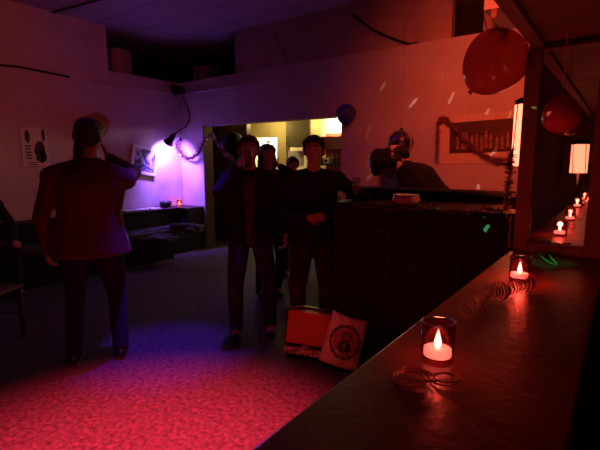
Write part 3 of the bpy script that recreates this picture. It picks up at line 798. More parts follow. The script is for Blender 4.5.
c = onfloor(335, 376) + V((-.01, .05, 0))
t = thing('carrier_bag', 'pale glossy carrier bag with a round dark emblem leaning beside the orange bag', 'bag', (c.x, c.y, 0), R(42))
rt2 = Matrix.Rotation(R(-14), 3, 'X') @ Matrix.Rotation(R(18), 3, 'Y')
off = V((0, 0, .062))
bm = bmesh.new()
n = 12
def bagpt(u, v, side):
    w = .165 * (1 - .05 * v); d = .055 * math.cos((u) * math.pi / 2 * .95) * (1 - .55 * v) + .008
    wr = .006 * math.sin(9 * u + 5 * v) * math.sin(7 * v + side)
    return rt2 @ V((u * w, side * (d + wr), v * .39 + .02 * u * u * v)) + off
F, B = [], []
for i in range(n + 1):
    F.append([bm.verts.new(bagpt(i / n * 2 - 1, j / n, -1)) for j in range(n + 1)]); B.append([bm.verts.new(bagpt(i / n * 2 - 1, j / n, 1)) for j in range(n + 1)])
for i in range(n):
    for j in range(n):
        bm.faces.new((F[i][j], F[i + 1][j], F[i + 1][j + 1], F[i][j + 1])); bm.faces.new((B[i][j], B[i][j + 1], B[i + 1][j + 1], B[i + 1][j]))
    bm.faces.new((F[i][0], B[i][0], B[i + 1][0], F[i + 1][0])); bm.faces.new((F[i][n], F[i + 1][n], B[i + 1][n], B[i][n]))
for j in range(n):
    bm.faces.new((F[0][j], F[0][j + 1], B[0][j + 1], B[0][j])); bm.faces.new((F[n][j], B[n][j], B[n][j + 1], F[n][j + 1]))
link('bag_body', bm, M['bagpale'], t, True)
def onbag(u, v, lift=.004):
    p = bagpt(u, v, -1); nrm = rt2 @ V((0, -1, .1)).normalized(); return p + nrm * lift
def polar(cu, cv, r, a, lift): return onbag(cu + r / .165 * math.cos(a), cv + r / .39 * math.sin(a), lift)
bm = bmesh.new()
for r0, r1 in ((.112, .135),):
    ring = [(bm.verts.new(polar(0, .5, r0, 2 * math.pi * k / 40, .005)), bm.verts.new(polar(0, .5, r1, 2 * math.pi * k / 40, .005))) for k in range(40)]
    for k in range(40):
        a, b = ring[k], ring[(k + 1) % 40]; bm.faces.new((a[0], a[1], b[1], b[0]))
e = link('emblem_ring', bm, M['emb_d'], t)
def disc(r0, cu, cv, m, lift, name, ex=1, ez=1):
    bm = bmesh.new(); cc = bm.verts.new(polar(cu, cv, 0, 0, lift)); rr = []
    rings_ = [[bm.verts.new(onbag(cu + r0 * f * ex / .165 * math.cos(2 * math.pi * k / 28), cv + r0 * f * ez / .39 * math.sin(2 * math.pi * k / 28), lift)) for k in range(28)] for f in (.5, 1)]
    for k in range(28):
        l = (k + 1) % 28; bm.faces.new((cc, rings_[0][k], rings_[0][l])); bm.faces.new((rings_[0][k], rings_[1][k], rings_[1][l], rings_[0][l]))
    return link(name, bm, m, t)
disc(.105, 0, .5, M['emb_r'], .006, 'emblem_field')
disc(.04, 0, .6, M['emb_d'], .009, 'emblem_head'); disc(.06, 0, .4, M['emb_d'], .009, 'emblem_body', 1, .8)
disc(.025, 0, .6, M['emb_r'], .011, 'emblem_centre')
disc(.02, -.02, .43, M['silver'], .012, 'emblem_mark', .6, 1.2); disc(.014, .1, .3, M['silver'], .012, 'emblem_mark', 1, .7); disc(.012, -.3, .28, M['silver'], .012, 'emblem_mark')
for k in range(14):
    a = 2 * math.pi * k / 14 + .1
    bm = bmesh.new(); ps = [polar(0, .5, rr_, a + da, .0075) for rr_, da in ((.118, -.09), (.13, -.07), (.13, .07), (.118, .09))]
    bm.faces.new([bm.verts.new(p_) for p_ in ps]); link('emblem_letter', bm, M['emb_r'], t)

t.scale = (.86, .9, .9)
# ------------------------------------------------------------------ chair at left edge
c = onfloor(-12, 345)
t = thing('wooden_chair', 'dark wooden chair with slatted back at the left edge of the floor', 'chair', (c.x, c.y, 0), R(120))
def tb(pts, r, name, m=M['wood']):
    bm = bmesh.new(); tube(bm, pts, r, 8); return link(name, bm, m, t, True)
for sx in (-1, 1):
    tb([(sx * .18, -.18, 0), (sx * .18, -.18, .44)], .018, 'leg')
    tb([(sx * .18, .2, 0), (sx * .18, .19, .45), (sx * .18, .23, .86)], .018, 'leg')
bm = bmesh.new(); box(bm, (0, 0, .455), (.42, .42, .03), None, .01); link('seat', bm, M['wood'], t)
bm = bmesh.new(); box(bm, (0, .225, .82), (.38, .022, .09), None, .008); box(bm, (0, .21, .62), (.36, .018, .05), None, .006); link('backrest', bm, M['wood'], t)
tb([(-.18, -.18, .22), (-.18, .2, .22)], .01, 'stretcher'); tb([(.18, -.18, .22), (.18, .2, .22)], .01, 'stretcher')

# ------------------------------------------------------------------ people
def ell(c, r, rot=None): return (V(c), V(r), rot)
def sph(c, r): return ell(c, (r, r, r))
ICO = None
def hullmesh(bm, es):
    vs = []
    for c, r, rot in es:
        tmp = bmesh.new(); bmesh.ops.create_icosphere(tmp, subdivisions=2, radius=1)
        for v in tmp.verts:
            p = V((v.co.x * r.x, v.co.y * r.y, v.co.z * r.z))
            if rot is not None: p = rot @ p
            vs.append(bm.verts.new(c + p))
        tmp.free()
    res = bmesh.ops.convex_hull(bm, input=vs, use_existing_faces=False)
    inter = [g for g in res['geom_interior'] if isinstance(g, bmesh.types.BMVert)]
    bmesh.ops.delete(bm, geom=[g for g in inter if g.is_valid], context='VERTS')
def union(name, prims, vox, m, parent, smooth=2, cut=None):
    bm = bmesh.new()
    for es in prims: hullmesh(bm, es)
    loose = [v for v in bm.verts if not v.link_faces]
    bmesh.ops.delete(bm, geom=loose, context='VERTS')
    bmesh.ops.recalc_face_normals(bm, faces=bm.faces)
    me = bpy.data.meshes.new(name); bm.to_mesh(me); bm.free()
    o = bpy.data.objects.new(name, me); COL.objects.link(o)
    rm = o.modifiers.new('r', 'REMESH'); rm.mode = 'VOXEL'; rm.voxel_size = vox; rm.use_smooth_shade = True
    if smooth:
        sm = o.modifiers.new('s', 'SMOOTH'); sm.iterations = smooth; sm.factor = .5
    dg = bpy.context.evaluated_depsgraph_get()
    me2 = bpy.data.meshes.new_from_object(o.evaluated_get(dg))
    me2.name = name
    o.modifiers.clear(); o.data = me2; bpy.data.meshes.remove(me)
    if cut:
        b2 = bmesh.new(); b2.from_mesh(me2)
        bmesh.ops.bisect_plane(b2, geom=b2.verts[:] + b2.edges[:] + b2.faces[:], plane_co=cut[0], plane_no=cut[1], clear_outer=True)
        b2.to_mesh(me2); b2.free()
    me2.materials.clear(); me2.materials.append(m)
    for p in me2.polygons: p.use_smooth = True
    o.parent = parent
    return o
def ik(a, b, l1, l2, pole):
    d = b - a; L = min(d.length, (l1 + l2) * .999); u = d.normalized()
    x = (l1 * l1 - l2 * l2 + L * L) / (2 * L); h = math.sqrt(max(0, l1 * l1 - x * x))
    pv = pole - u * pole.dot(u)
    return a + u * x + pv.normalized() * h, a + u * L
def infl(prims, d): return [[(c, r + V((d, d, d)), rot) for c, r, rot in es] for es in prims]

def hand(w, fdir, palm, side, s=1, curl=.6):
    """w wrist, fdir finger direction, palm the way the palm faces; side +1 thumb on +cross"""
    f = fdir.normalized(); n = (palm - f * palm.dot(f)).normalized(); a = f.cross(n).normalized() * side
    rm = Matrix((a, f, n)).transposed()
    pr = [[ell(w + f * .02 * s, (.024 * s, .02 * s, .016 * s), rm), ell(w + f * .075 * s, (.038 * s, .02 * s, .014 * s), rm)]]
    Ls = (.072, .08, .075, .06)
    for k in range(4):
        o = w + f * (.088 - (.006 if k in (0, 3) else 0)) * s + a * (.027 - .018 * k) * s
        d1 = (f * math.cos(curl) + n * math.sin(curl)); d2 = (f * math.cos(curl * 2.2) + n * math.sin(curl * 2.2)); d3 = (f * math.cos(curl * 3) + n * math.sin(curl * 3))
        L = Ls[k] * s; p1 = o + d1 * L * .45; p2 = p1 + d2 * L * .32; p3 = p2 + d3 * L * .25
        r = .0088 * s
        pr += [[sph(o, r), sph(p1, r)], [sph(p1, r), sph(p2, r * .9)], [sph(p2, r * .9), sph(p3, r * .8)]]
    o = w + f * .025 * s + a * .024 * s; p1 = o + (f * .6 + a * .7 + n * .3).normalized() * .04 * s; p2 = p1 + (f * .75 + a * .2 + n * .6).normalized() * .03 * s
    pr += [[sph(o, .013 * s), sph(p1, .0105 * s)], [sph(p1, .0105 * s), sph(p2, .009 * s)]]
    return pr

def person(label, loc, yaw, Ht, arms, lean=0, turn=0, hyaw=0, hpitch=0, top=None, legs=None, hair=None, hairstyle='short',
           build=1.0, hem=.86, shoes=None, feet=None, seat=0, inner=None, vox=.0095, flare=0, leanside=0, slope=.015, hscale=1.1, group=None, collar=True, sole=None):
    """local frame: x right, y forward, z up. arms: dict L/R -> (target, pole, fdir, palm)"""
    s = Ht / 1.75
    t = thing('person', label, 'person', loc, yaw, group)
    hipz = .93 * s - seat
    piv = V((0, 0, hipz))
    TM = Matrix.Rotation(leanside, 3, 'Y') @ Matrix.Rotation(-lean, 3, 'X') @ Matrix.Rotation(turn, 3, 'Z')
    def T(x, y, z): return piv + TM @ V((x * s * (build if abs(x) > .1 else 1), y * s, (z - .93) * s))
    bw = build
    pel = ell(T(0, 0, .96), (.165 * s * bw, .115 * s * bw, .11 * s), None if not lean else TM)
    wai = ell(T(0, .0, 1.12), (.145 * s * bw, .105 * s * bw, .09 * s), TM)
    che = ell(T(0, .005, 1.3), (.165 * s * bw, .12 * s * bw, .12 * s), TM)
    upp = ell(T(0, -.01, 1.41), (.15 * s * bw, .085 * s, .06 * s), TM)
    shL, shR = T(-.175, -.01, 1.42 - slope), T(.175, -.01, 1.42 - slope)
    torso = [[pel, wai], [wai, che], [che, upp], [upp, sph(shL, .055 * s)], [upp, sph(shR, .055 * s)]]
    nk0, nk1 = T(0, -.02, 1.45), T(0, .005, 1.55)
    neck = [[sph(nk0, .066 * s), sph(nk1, .055 * s)], [ell(T(0, -.02, 1.43), (.11 * s, .06 * s, .03 * s), TM), sph(nk0, .06 * s)]]
    torso += [[sph(nk0, .05 * s), sph(shL, .05 * s), sph(shR, .05 * s), sph(T(0, -.02, 1.36), .06 * s)]]
    HM = TM @ Matrix.Rotation(hyaw, 3, 'Z') @ Matrix.Rotation(-hpitch, 3, 'X')
    hc = T(0, .005, 1.545); sh_ = s * hscale
    def HP(x, y, z): return hc + HM @ V((x * sh_, y * sh_, (z - 1.55) * sh_))
    head = [[ell(HP(0, -.015, 1.665), (.076 * sh_, .092 * sh_, .083 * sh_), HM)],
            [ell(HP(0, .03, 1.655), (.064 * sh_, .056 * sh_, .07 * sh_), HM), ell(HP(0, .058, 1.563), (.03 * sh_, .026 * sh_, .022 * sh_), HM), ell(HP(0, .0, 1.585), (.055 * sh_, .045 * sh_, .03 * sh_), HM)],
            [sph(HP(0, .088, 1.658), .01 * sh_), sph(HP(0, .108, 1.622), .0125 * sh_), sph(HP(0, .09, 1.612), .016 * sh_)],
            [ell(HP(0, .078, 1.673), (.045 * sh_, .014 * sh_, .01 * sh_), HM)],
            [ell(HP(0, .083, 1.588), (.026 * sh_, .014 * sh_, .012 * sh_), HM)]]
    for k in (-1, 1): head.append([ell(HP(k * .078, -.005, 1.64), (.009 * sh_, .017 * sh_, .031 * sh_), HM)])
    # arms
    armp, sleeve, hands = [], [], []
    wrists = {}
    for k, sh in (('L', shL), ('R', shR)):
        tg, pole, fd, pm = arms[k]
        sgn = -1 if k == 'L' else 1
        el, wr = ik(sh, V(tg), .29 * s, .255 * s, V(pole))
        wrists[k] = wr
        armp += [[sph(sh, .052 * s), sph(sh.lerp(el, .5), .046 * s)], [sph(sh.lerp(el, .5), .046 * s), sph(el, .038 * s)], [sph(el, .038 * s), sph(el.lerp(wr, .35), .04 * s)], [sph(el.lerp(wr, .35), .04 * s), sph(wr, .025 * s)]]
        sleeve += [[sph(sh, .066 * s), sph(el, .055 * s)], [sph(el, .055 * s), sph(el.lerp(wr, .93), .038 * s)]]
        # thumb side: fd x palm * side
        hs = hand(wr, V(fd), V(pm), -1 if k == 'R' else 1, s, arms.get('curl', .6))
        hands += hs
    # legs
    legp, trou, shoep = [], [], []
    ft = feet or [(-.11, 0, 0), (.11, .03, 0)]
    shoes_o = []
    for k, (fx, fy, fz) in zip((-1, 1), ft):
        hp = V((k * .09 * s, 0, hipz - .02)); an = V((fx * s, fy * s - .02, .09 * s + fz))
        kn, an = ik(hp, an, .43 * s, .43 * s, V((k * .15, 1, 0)))
        legp += [[sph(hp, .085 * s * bw), sph(kn, .056 * s)], [sph(kn, .054 * s), sph(kn.lerp(an, .3), .054 * s)], [sph(kn.lerp(an, .3), .054 * s), sph(an, .036 * s)],
                 [sph(an, .036 * s), ell(an + V((0, .12 * s, -.06 * s)), (.04 * s, .05 * s, .02 * s))], [sph(an + V((0, -.02, -.05 * s)), .032 * s), ell(an + V((0, .12 * s, -.06 * s)), (.04 * s, .05 * s, .02 * s))]]
        trou += [[sph(hp, .1 * s * bw), sph(kn, .072 * s)], [sph(kn, .072 * s), sph(an + V((0, 0, .0 * s)), .06 * s)]]
        sp = [[ell(an + V((0, -.03 * s, -.045 * s)), (.042 * s, .045 * s, .042 * s)), ell(an + V((0, .1 * s, -.055 * s)), (.046 * s, .075 * s, .032 * s))], [sph(an, .05 * s), ell(an + V((0, .06 * s, -.05 * s)), (.042 * s, .05 * s, .035 * s))]]
        shoes_o.append((sp, an))
    union('body', torso + neck + head + armp + hands + legp, vox * .8, M['skin'], t, 2)
    # clothes
    jk = infl(torso, .022 * s)
    hemz = hem * s
    if seat == 0 and hem < .95:
        jk.append([ell(T(0, 0, .96), (.185 * s * bw, .135 * s * bw, .1 * s)), ell(V((0, 0, hemz + .02)), ((.19 + flare) * s * bw, (.14 + flare * .8) * s * bw, .03 * s))])
    if collar: jk.append([ell(T(0, -.02, 1.47), (.075 * s, .075 * s, .03 * s), TM), ell(T(0, -.015, 1.44), (.1 * s, .08 * s, .03 * s), TM)])
    union('jacket', jk + sleeve, vox, top or M['cloth_black'], t, 4)
    tp = [[ell(V((0, 0, hipz + .03)), (.175 * s * bw, .128 * s * bw, .1 * s))]] + trou
    union('trousers', tp, vox, legs or M['cloth_navy'], t, 3)
    for sp, an in shoes_o:
        so = union('shoe', sp, vox * .8, shoes or M['leather'], t, 2)
        if sole:
            bm = bmesh.new(); box(bm, an + V((0, .04 * s, -.082 * s)), (.078 * s, .2 * s, .012), None, .005); link('sole', bm, sole, so)
    # hair
    hseed = len(label)
    hm = hair or M['hair_dark']
    hp_ = [[ell(HP(0, -.03, 1.685), (.082 * sh_, .09 * sh_, .078 * sh_), HM), ell(HP(0, .01, 1.715), (.066 * sh_, .066 * sh_, .043 * sh_), HM)],
           [ell(HP(0, -.045, 1.64), (.077 * sh_, .068 * sh_, .07 * sh_), HM)],
           [ell(HP(0, .042, 1.728), (.058 * sh_, .042 * sh_, .02 * sh_), HM), ell(HP(0, -.01, 1.73), (.06 * sh_, .06 * sh_, .03 * sh_), HM)]]
    for k in (-1, 1): hp_.append([ell(HP(k * .066, .005, 1.69), (.02 * sh_, .052 * sh_, .034 * sh_), HM), ell(HP(k * .07, -.03, 1.64), (.016 * sh_, .04 * sh_, .035 * sh_), HM)])
    hp_.append([ell(HP(.025, .06, 1.722), (.035 * sh_, .03 * sh_, .016 * sh_), HM), ell(HP(.05, .045, 1.705), (.02 * sh_, .03 * sh_, .014 * sh_), HM)])
    if hairstyle == 'long':
        for k in (-1, 1): hp_.append([ell(HP(k * .062, -.02, 1.68), (.03 * sh_, .05 * sh_, .05 * sh_), HM), ell(HP(k * .075, -.03, 1.52), (.026 * sh_, .045 * sh_, .05 * sh_), HM)])
        hp_.append([ell(HP(0, -.07, 1.65), (.075 * sh_, .04 * sh_, .05 * sh_), HM), ell(HP(0, -.08, 1.5), (.08 * sh_, .03 * sh_, .05 * sh_), HM)])
    if hairstyle == 'tail':
        hp_.append([ell(HP(0, -.09, 1.64), (.035 * sh_, .035 * sh_, .03 * sh_), HM), ell(HP(-.02, -.105, 1.56), (.03 * sh_, .022 * sh_, .03 * sh_), HM)])
        hp_.append([ell(HP(-.02, -.105, 1.56), (.03 * sh_, .022 * sh_, .03 * sh_), HM), ell(HP(-.03, -.125, 1.38), (.02 * sh_, .016 * sh_, .05 * sh_), HM)])
    ho = union('hair', hp_, vox * .7, hm, t, 1)
    from mathutils import noise as _n
    for v_ in ho.data.vertices:
        q_ = V(v_.co) * 38 + V((hseed, 0, 0)); d_ = (v_.co - HP(0, 0, 1.64)).normalized()
        v_.co += d_ * (.007 * _n.noise(q_) + .006 * _n.noise(q_ * .4))
    # face
    for k in (-1, 1):
        bm = bmesh.new(); bmesh.ops.create_uvsphere(bm, u_segments=12, v_segments=8, radius=.0125 * sh_); bmesh.ops.translate(bm, vec=HP(k * .031, .0765, 1.652), verts=bm.verts); e = link('eye', bm, M['eye'], t, True)
        bm = bmesh.new(); bmesh.ops.create_uvsphere(bm, u_segments=10, v_segments=6, radius=.006 * sh_); bmesh.ops.translate(bm, vec=HP(k * .031, .0845, 1.652), verts=bm.verts); link('iris', bm, M['hair_dark'], e, True)
        bm = bmesh.new(); tube(bm, [HP(k * .014, .092, 1.672), HP(k * .034, .088, 1.679), HP(k * .052, .074, 1.673)], .004 * sh_, 6); link('eyebrow', bm, hm, t, True)
    bm = bmesh.new(); tube(bm, [HP(-.024, .088, 1.588), HP(-.01, .097, 1.591), HP(.01, .097, 1.591), HP(.024, .088, 1.588)], [.003 * sh_, .006 * sh_, .006 * sh_, .003 * sh_], 8); link('mouth', bm, M['lip'], t, True)
    if inner:                                     # shirt front showing between the open jacket edges
        def sy(z, x):
            w = (.145 if z < 1.2 else .165); return (.153 if z > 1.2 else .14) * s * max(0, 1 - (x / (w + .03)) ** 2) ** .5
        bm = bmesh.new(); rows = []
        for z in (.86, .95, 1.05, 1.15, 1.25, 1.35, 1.42):
            wd = .035 + .02 * (z - .86) ; dd = .162 if z > .98 and z < 1.2 else .166
            if z > 1.38: dd = .12
            rows.append([bm.verts.new(T(x_, dd * bw - abs(x_) * .1, z)) for x_ in (-wd, 0, wd)])
        for a_, b_ in zip(rows, rows[1:]):
            for q_ in range(2): bm.faces.new((a_[q_], a_[q_ + 1], b_[q_ + 1], b_[q_]))
        so = link('shirt_front', bm, inner, t, True); sd = so.modifiers.new('t', 'SOLIDIFY'); sd.thickness = .02
    W = Matrix.Translation(V(loc)) @ Matrix.Rotation(yaw, 4, 'Z')
    return t, W, wrists, HP, s

def yaw_to(d): return math.atan2(-d.x, d.y)        # local +Y -> world d
DOWN = {'L': ((-.27, .05, .86), (-.3, -1, 0), (0, .1, -1), (1, 0, 0)), 'R': ((.27, .05, .86), (.3, -1, 0), (0, .1, -1), (-1, 0, 0))}
def height(fl, py):
    """standing height at floor point fl whose top shows at row py"""
    r_ = None
    lo, hi = .5, 2.5
    for _ in range(40):
        m_ = (lo + hi) / 2; p = V((fl.x, fl.y, m_)) - V((0, 0, EYE)); q = CM.transposed() @ p
        y = 225 - FPX * q.y / -q.z
        if y > py: lo = m_
        else: hi = m_
    return lo

# 1 person in the brick coast seen from behind
f = onfloor(99, 359); h = height(f, 121)
P1 = person('person from behind in a long brick coloured coat, right hand raised to the face',
       (f.x, f.y, 0), yaw_to(V((f.x, f.y, 0)).normalized()) - R(8), h,
       {'L': ((-.30, .05, .88), (-.4, -1, 0), (0, .1, -1), (1, 0, 0)), 'R': ((.14, .13, 1.54), (1, -.05, -1.0), (-.3, .15, .9), (-.8, .2, .1)), 'curl': .5},
       leanside=R(3), slope=.065, top=M['coat_red'], legs=M['cloth_navy'], hair=M['hair_dark'], hairstyle='tail', build=1.36, hem=.8, flare=.02, hyaw=R(-18), feet=[(-.16, 0, 0), (.16, .02, 0)], sole=M['sole'])

# 2 man drinking
f = onfloor(252, 334); h = height(f, 138)
TOC = V((-f.x, -f.y, 0)).normalized()
y2 = yaw_to(TOC)
P2 = person('man in an open black jacket lifting a beer glass to his mouth',
       (f.x, f.y, 0), y2, h,
       {'L': ((-.3, .05, .9), (-.3, -1, 0), (0, .1, -1), (1, 0, 0)), 'R': ((.1, .2, 1.47), (.7, -.1, -1), (-.45, .1, .5), (-.7, -.3, 0)), 'curl': .55},
       top=M['cloth_black'], legs=M['denim'], hair=M['hair_brown'], build=1.05, hem=.82, inner=M['shirt'], feet=[(-.17, .0, 0), (.14, .05, 0)])
# 4 right man
f = onfloor(313, 341); h = height(f, 138)
TOC4 = V((-f.x, -f.y, 0)).normalized()
P4 = person('man in a plain black sweater holding a glass at the left end of the bar',
       (f.x, f.y, 0), yaw_to(TOC4) + R(-4), h,
       {'R': ((.03, .22, 1.08), (.8, -.5, -.3), (-1, .25, .05), (0, -1, .1)), 'L': ((-.33, .15, 1.3), (-.5, -1, -.5), (-.2, .8, .2), (.8, .2, 0)), 'curl': .5},
       top=M['cloth_black'], legs=mat('dark_maroon_denim', (.05, .02, .02), .9, noise=.3, nscale=30), hair=M['hair_brown'], build=1.15, hem=.86, feet=[(-.12, 0, 0), (.12, 0, 0)])
# 3 woman behind
d3 = 4.75
c = ond(269, 300, d3); f3 = V((c.x, c.y, 0)); h = height(f3, 146)
P3 = person('woman in black close behind the drinking man, forearm raised towards her face',
       (f3.x, f3.y, 0), yaw_to(V((-f3.x, -f3.y, 0)).normalized()) + R(20), h,
       {'R': ((.18, .1, 1.0), (.5, -1, 0), (0, .5, -.5), (-1, 0, 0)), 'L': ((-.06, .2, 1.46), (-1, .1, -.7), (.5, .1, .5), (.7, -.3, 0)), 'curl': .5},
       top=M['cloth_black'], legs=M['cloth_navy'], hair=M['hair_dark'], hairstyle='long', build=.95)
# 5 person bending behind the bar
HD = ond(392, 172, 4.05)
dirn = V((-.95, -.3, 0)).normalized()
base = ond(441, 250, 4.15)
P5 = person('person in black with a pale scarf bending forward behind the bar under the mirror ball',
       (base.x, base.y, 0), yaw_to(dirn), 1.9,
       {'L': ((-.24, .5, 1.24), (-.6, -.3, -1), (.2, 1, .1), (.3, 0, -1)), 'R': ((.2, .5, 1.2), (.6, -.4, -1), (-.2, 1, .1), (-.3, 0, -1)), 'curl': .4},
       lean=R(42), hpitch=R(58), hyaw=R(-20), top=M['cloth_black'], legs=M['cloth_black'], hair=M['hair_dark'], hairstyle='long', hscale=1.25, build=1.5)
HP5, s5 = P5[3], P5[4]
bm = bmesh.new()
tube(bm, [HP5(-.08, -.05, 1.53), HP5(-.05, .04, 1.48), HP5(.03, .07, 1.47), HP5(.08, .0, 1.51), HP5(.06, -.09, 1.54), HP5(-.02, -.11, 1.55), HP5(-.08, -.05, 1.53)], .028, 10)
q0_ = HP5(-.08, .0, 1.5)
tube(bm, [q0_, q0_ + V((-.12, -.02, -.02)), q0_ + V((-.17, -.03, -.12)), q0_ + V((-.17, -.05, -.28)), q0_ + V((-.16, -.04, -.4))], [.026, .026, .026, .024, .02], 10)
link('scarf', bm, M['scarf'], P5[0], True)
# 6 youth in the kitchen
c = ony(293, 300, YB - .55); f6 = V((c.x, c.y, 0)); h = height(f6, 158)
P6 = person('dark haired child in black standing in the lit kitchen between the two men',
       (f6.x, f6.y, 0), yaw_to(V((-f6.x, -f6.y, 0)).normalized()), h, DOWN, hpitch=R(12), top=M['cloth_black'], legs=M['cloth_navy'], hair=M['hair_dark'], build=.85)
# 7 seated person at left edge
c = onx(1, 225, XL + .62)
P7 = person('person in black seated on the bench, cut off by the left edge of the picture',
       (XL + .58, c.y - .22, 0), yaw_to(V((1, .15, 0))), 1.72,
       {'L': ((-.16, .4, .62), (-.8, -.6, 0), (.3, 1, -.1), (0, 0, -1)), 'R': ((.16, .4, .62), (.8, -.6, 0), (-.3, 1, -.1), (0, 0, -1)), 'curl': .3},
       seat=.36, feet=[(-.13, .45, 0), (.13, .45, 0)], top=M['cloth_black'], legs=M['cloth_black'], hair=M['hair_dark'], lean=R(14))

# drinking glasses
def beer(label, loc, tiltm, hgt=.15, r=.036, fill=.5):
    t = thing('drinking_glass', label, 'glass', loc); t.rotation_euler = tiltm
    bm = bmesh.new(); lathe(bm, [(0, 0), (r * .75, 0), (r, hgt), (r * .94, hgt), (r * .7, .012), (0, .012)], seg=24); link('glass', bm, M['glass'], t, True)
    bm = bmesh.new(); lathe(bm, [(0, .013), (r * .69, .013), (r * (.7 + .23 * fill), hgt * fill), (0, hgt * fill)], seg=24); link('drink', bm, M['beer'], t, True)
    return t
def held(P, side, label, off, tilt, **k):
    t_, W, wr, HP, s = P
    l = W @ (wr[side] + V(off)); e = (W.to_3x3() @ Euler(tilt).to_matrix()).to_euler()
    return beer(label, l, e, **k)
held(P2, 'R', 'beer glass tipped at the mouth of the man in the open jacket', (-.09, .02, -.01), (R(-28), 0, 0), fill=.35)
held(P3, 'L', 'small glass raised by the woman behind the drinking man', (.07, .03, -.02), (R(-20), 0, 0), hgt=.11)
held(P4, 'L', 'glass with a bright glint held by the man in the black sweater', (-.0, .12, -.04), (0, 0, 0), hgt=.13)
# phone of person 1? -> a dark bottle at the lips
t_, W, wr, HP, s = P1

# coats on the bench
def coat(name, label, cat, c, sx, sy, sz, m, seed):
    rnd = random.Random(seed); prims = []
    for k in range(7):
        p = V((rnd.uniform(-.5, .5) * sx, rnd.uniform(-.5, .5) * sy, rnd.uniform(.25, .6) * sz)); q = V((rnd.uniform(-.5, .5) * sx, rnd.uniform(-.5, .5) * sy, rnd.uniform(.2, .5) * sz))
        prims.append([ell(p, (sx * .16, sy * .2, sz * .25)), ell(q, (sx * .14, sy * .18, sz * .22))])
    prims.append([ell((-.3 * sx, 0, .18 * sz), (.25 * sx, .4 * sy, .17 * sz)), ell((.3 * sx, 0, .18 * sz), (.25 * sx, .4 * sy, .17 * sz))])
    o = union(name, prims, .015, m, None, 3); o.location = c
    return tag(o, label, cat)
c = onz(188, 232, .46)
coat('folded_coat', 'crumpled bluish coat heaped on the bench cushion in the corner', 'coat', (c.x, c.y, .46), .55, .35, .18, M['cushion'], 3)
c = onz(160, 240, .46)
coat('flat_jacket', 'flat dark jacket lying on the bench left of the heaped coat', 'jacket', (c.x, min(c.y, YB - .9), .46), .5, .4, .08, M['cushion'], 6)

# ------------------------------------------------------------------ lights
def light(kind, loc, energy, color, size=.1, target=None, angle=60, blend=.6, shape=None):
    l = bpy.data.lights.new(kind.lower() + '_light', kind); l.energy = energy; l.color = color
    if kind == 'AREA': l.size = size
    else: l.shadow_soft_size = size
    if kind == 'SPOT': l.spot_size = R(angle); l.spot_blend = blend
    o = bpy.data.objects.new(l.name, l); COL.objects.link(o); o.location = loc
    if target is not None: o.rotation_euler = (V(target) - V(loc)).to_track_quat('-Z', 'Y').to_euler()
    return o
# violet clip lamp: the beam on the wall and its spill
tgt = onx(160, 158, XL)
light('SPOT', LP + aim * .13, 190, (.28, .11, 1), .02, tgt + V((0, .2, -.2)), 138, .7)
light('POINT', LP + V((.2, .0, .0)), .35, (.32, .06, 1), .05)
# blue spot on floor
light('SPOT', (-2.6, 2.3, 3.3), 560, (.13, .02, 1), .05, onfloor(165, 352), 27, 1)
# violet uplight on the ceiling
light('SPOT', onz(128, -2, 3.2), 3, (.35, .1, 1), .05, onz(128, -2, 3.5), 110, 1)
light('SPOT', (-3.9, 2.4, 2.3), 34, (.27, .08, 1), .2, (-3.9, 2.5, 3.5), 108, 1)
# red spot on the floor
light('SPOT', (-1.0, .6, 3.35), 4200, (1, .035, .085), .04, onfloor(125, 500), 47, 1)
# warm red lamps: one on the bar, wall washers, two added fills
light('POINT', (lc.x, lc.y, (lb + lt) / 2), 34, (1, .12, .03), .06)
light('SPOT', (-.9, 2.6, 2.9), 185, (1, .085, .03), .1, (-1.0, 5.0, 2.1), 92, 1)
light('SPOT', (-2.2, .2, 3.1), 85, (1, .11, .035), .1, (XL, 1.8, 2.3), 70, 1)
light('SPOT', (-.5, .2, 2.1), 12, (1, .08, .05), .1, (-2.5, 3.3, 1.55), 38, 1)  # added fill that brightens the faces
light('SPOT', (-.7, .3, 2.4), 60, (1, .08, .06), .05, (-1.75, 2.5, .2), 20, 1)  # narrow spot added to brighten the bags
light('POINT', (RL.location.x, RL.location.y, 1.57), 1.6, (1, .2, .08), .05)
# kitchen
light('POINT', ony(332, 128, Y2 + .2) + V((0, 0, .1)), 26, (1, .72, .35), .08)
light('POINT', (wx0 + .15, KY - .5, 1.9), 45, (1, .85, .6), .1)
light('POINT', (KX + .1, YP + .25, 2.2), 11, (1, .75, .3), .1)

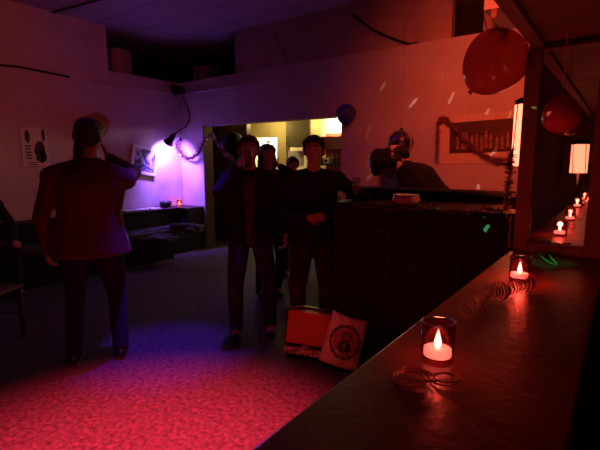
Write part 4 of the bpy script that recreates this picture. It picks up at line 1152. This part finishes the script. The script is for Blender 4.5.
# added projector for mirror ball and laser spots: dashes on wall and bar front
def projector(loc, tgt, dashes, energy, color, ang):
    o = light('SPOT', loc, energy, color, .004, tgt, ang, .05)
    bpy.context.view_layer.update()
    Mi = o.matrix_world.inverted()
    l = o.data; l.use_nodes = True; nt = l.node_tree; em = nt.nodes['Emission']
    tc = nt.nodes.new('ShaderNodeTexCoord'); sx = nt.nodes.new('ShaderNodeSeparateXYZ'); nt.links.new(tc.outputs['Normal'], sx.inputs[0])
    def mth(op, a, b=None, c=None):
        n = nt.nodes.new('ShaderNodeMath'); n.operation = op
        for i, x in enumerate((a, b, c)):
            if x is None: continue
            if isinstance(x, (int, float)): n.inputs[i].default_value = x
            else: nt.links.new(x, n.inputs[i])
        return n.outputs[0]
    az = mth('ABSOLUTE', sx.outputs['Z'])
    X = mth('DIVIDE', sx.outputs['X'], az); Y = mth('DIVIDE', sx.outputs['Y'], az)
    tot = None
    for a, b, wd, g in dashes:
        A = Mi @ a; B = Mi @ b; A = V((A.x / -A.z, A.y / -A.z)); B = V((B.x / -B.z, B.y / -B.z))
        c = (A + B) / 2; d = (B - A); L = d.length / 2; d.normalize()
        dx = mth('SUBTRACT', X, c.x); dy = mth('SUBTRACT', Y, c.y)
        u = mth('ADD', mth('MULTIPLY', dx, d.x), mth('MULTIPLY', dy, d.y)); v = mth('ADD', mth('MULTIPLY', dx, -d.y), mth('MULTIPLY', dy, d.x))
        m_ = mth('MULTIPLY', mth('LESS_THAN', mth('ABSOLUTE', u), L), mth('LESS_THAN', mth('ABSOLUTE', v), wd))
        m_ = mth('MULTIPLY', m_, g)
        tot = m_ if tot is None else mth('ADD', tot, m_)
    nt.links.new(tot, em.inputs['Strength'])
W_ = [((380, 91), (385.5, 82), .004, .35), ((409.5, 107), (417, 98.5), .004, 1), ((448.6, 104), (454, 92), .0035, .8), ((486, 115), (489, 109), .004, .7), ((489, 157), (497, 150), .004, 1),
      ((478, 184), (478.6, 189.5), .004, 1), ((366, 139), (370, 124), .003, .2), ((367, 180), (372, 174), .004, .4), ((402, 63), (404, 57), .003, .25), ((441.5, 78), (443, 77.5), .004, .5), ((509, 118), (512, 111), .003, .4)]
projector(V((-1.15, 1.2, 2.9)), ony(435, 120, YB), [(ony(*a, YB), ony(*b, YB), wd, g) for a, b, wd, g in W_], 260, (1, .62, .42), 70)
B_ = [((430, 208), (433, 203.5), .003, 1), ((439, 212), (441, 210), .002, .4)]
projector(V((-.9, .9, 2.8)), ony(455, 215, BY - .06), [(ony(*a, BY - .06), ony(*b, BY - .06), wd, g) for a, b, wd, g in B_], 900, (.9, .8, .8), 50)
projector(V((-.9, .9, 2.75)), ony(485, 226, BY - .01), [(ony(484, 230, BY - .01), ony(488, 223.5, BY - .01), .004, 1)], 2500, (.1, 1, .4), 40)
projector(V((-.9, .9, 2.7)), ony(540, 108, YM - .16), [(ony(531, 106, YM - .01), ony(536, 108, YM - .01), .003, .5), (ony(546, 113, YM - .16), ony(551, 112, YM - .16), .004, 1)], 300, (.3, 1, .3), 40)

light('SPOT', (-.9, .9, 2.7), 60, (.05, 1, .35), .01, onz(546, 263, 1.1) + V((0, 0, .02)), 5, .3)
w = bpy.data.worlds.new('world'); S.world = w; w.use_nodes = True
w.node_tree.nodes['Background'].inputs[0].default_value = (.02, .004, .01, 1)
w.node_tree.nodes['Background'].inputs[1].default_value = .1
S.view_settings.view_transform = 'Standard'; S.view_settings.look = 'None'
S.view_settings.exposure = 0; S.view_settings.gamma = 1; S.view_settings.use_curve_mapping = False
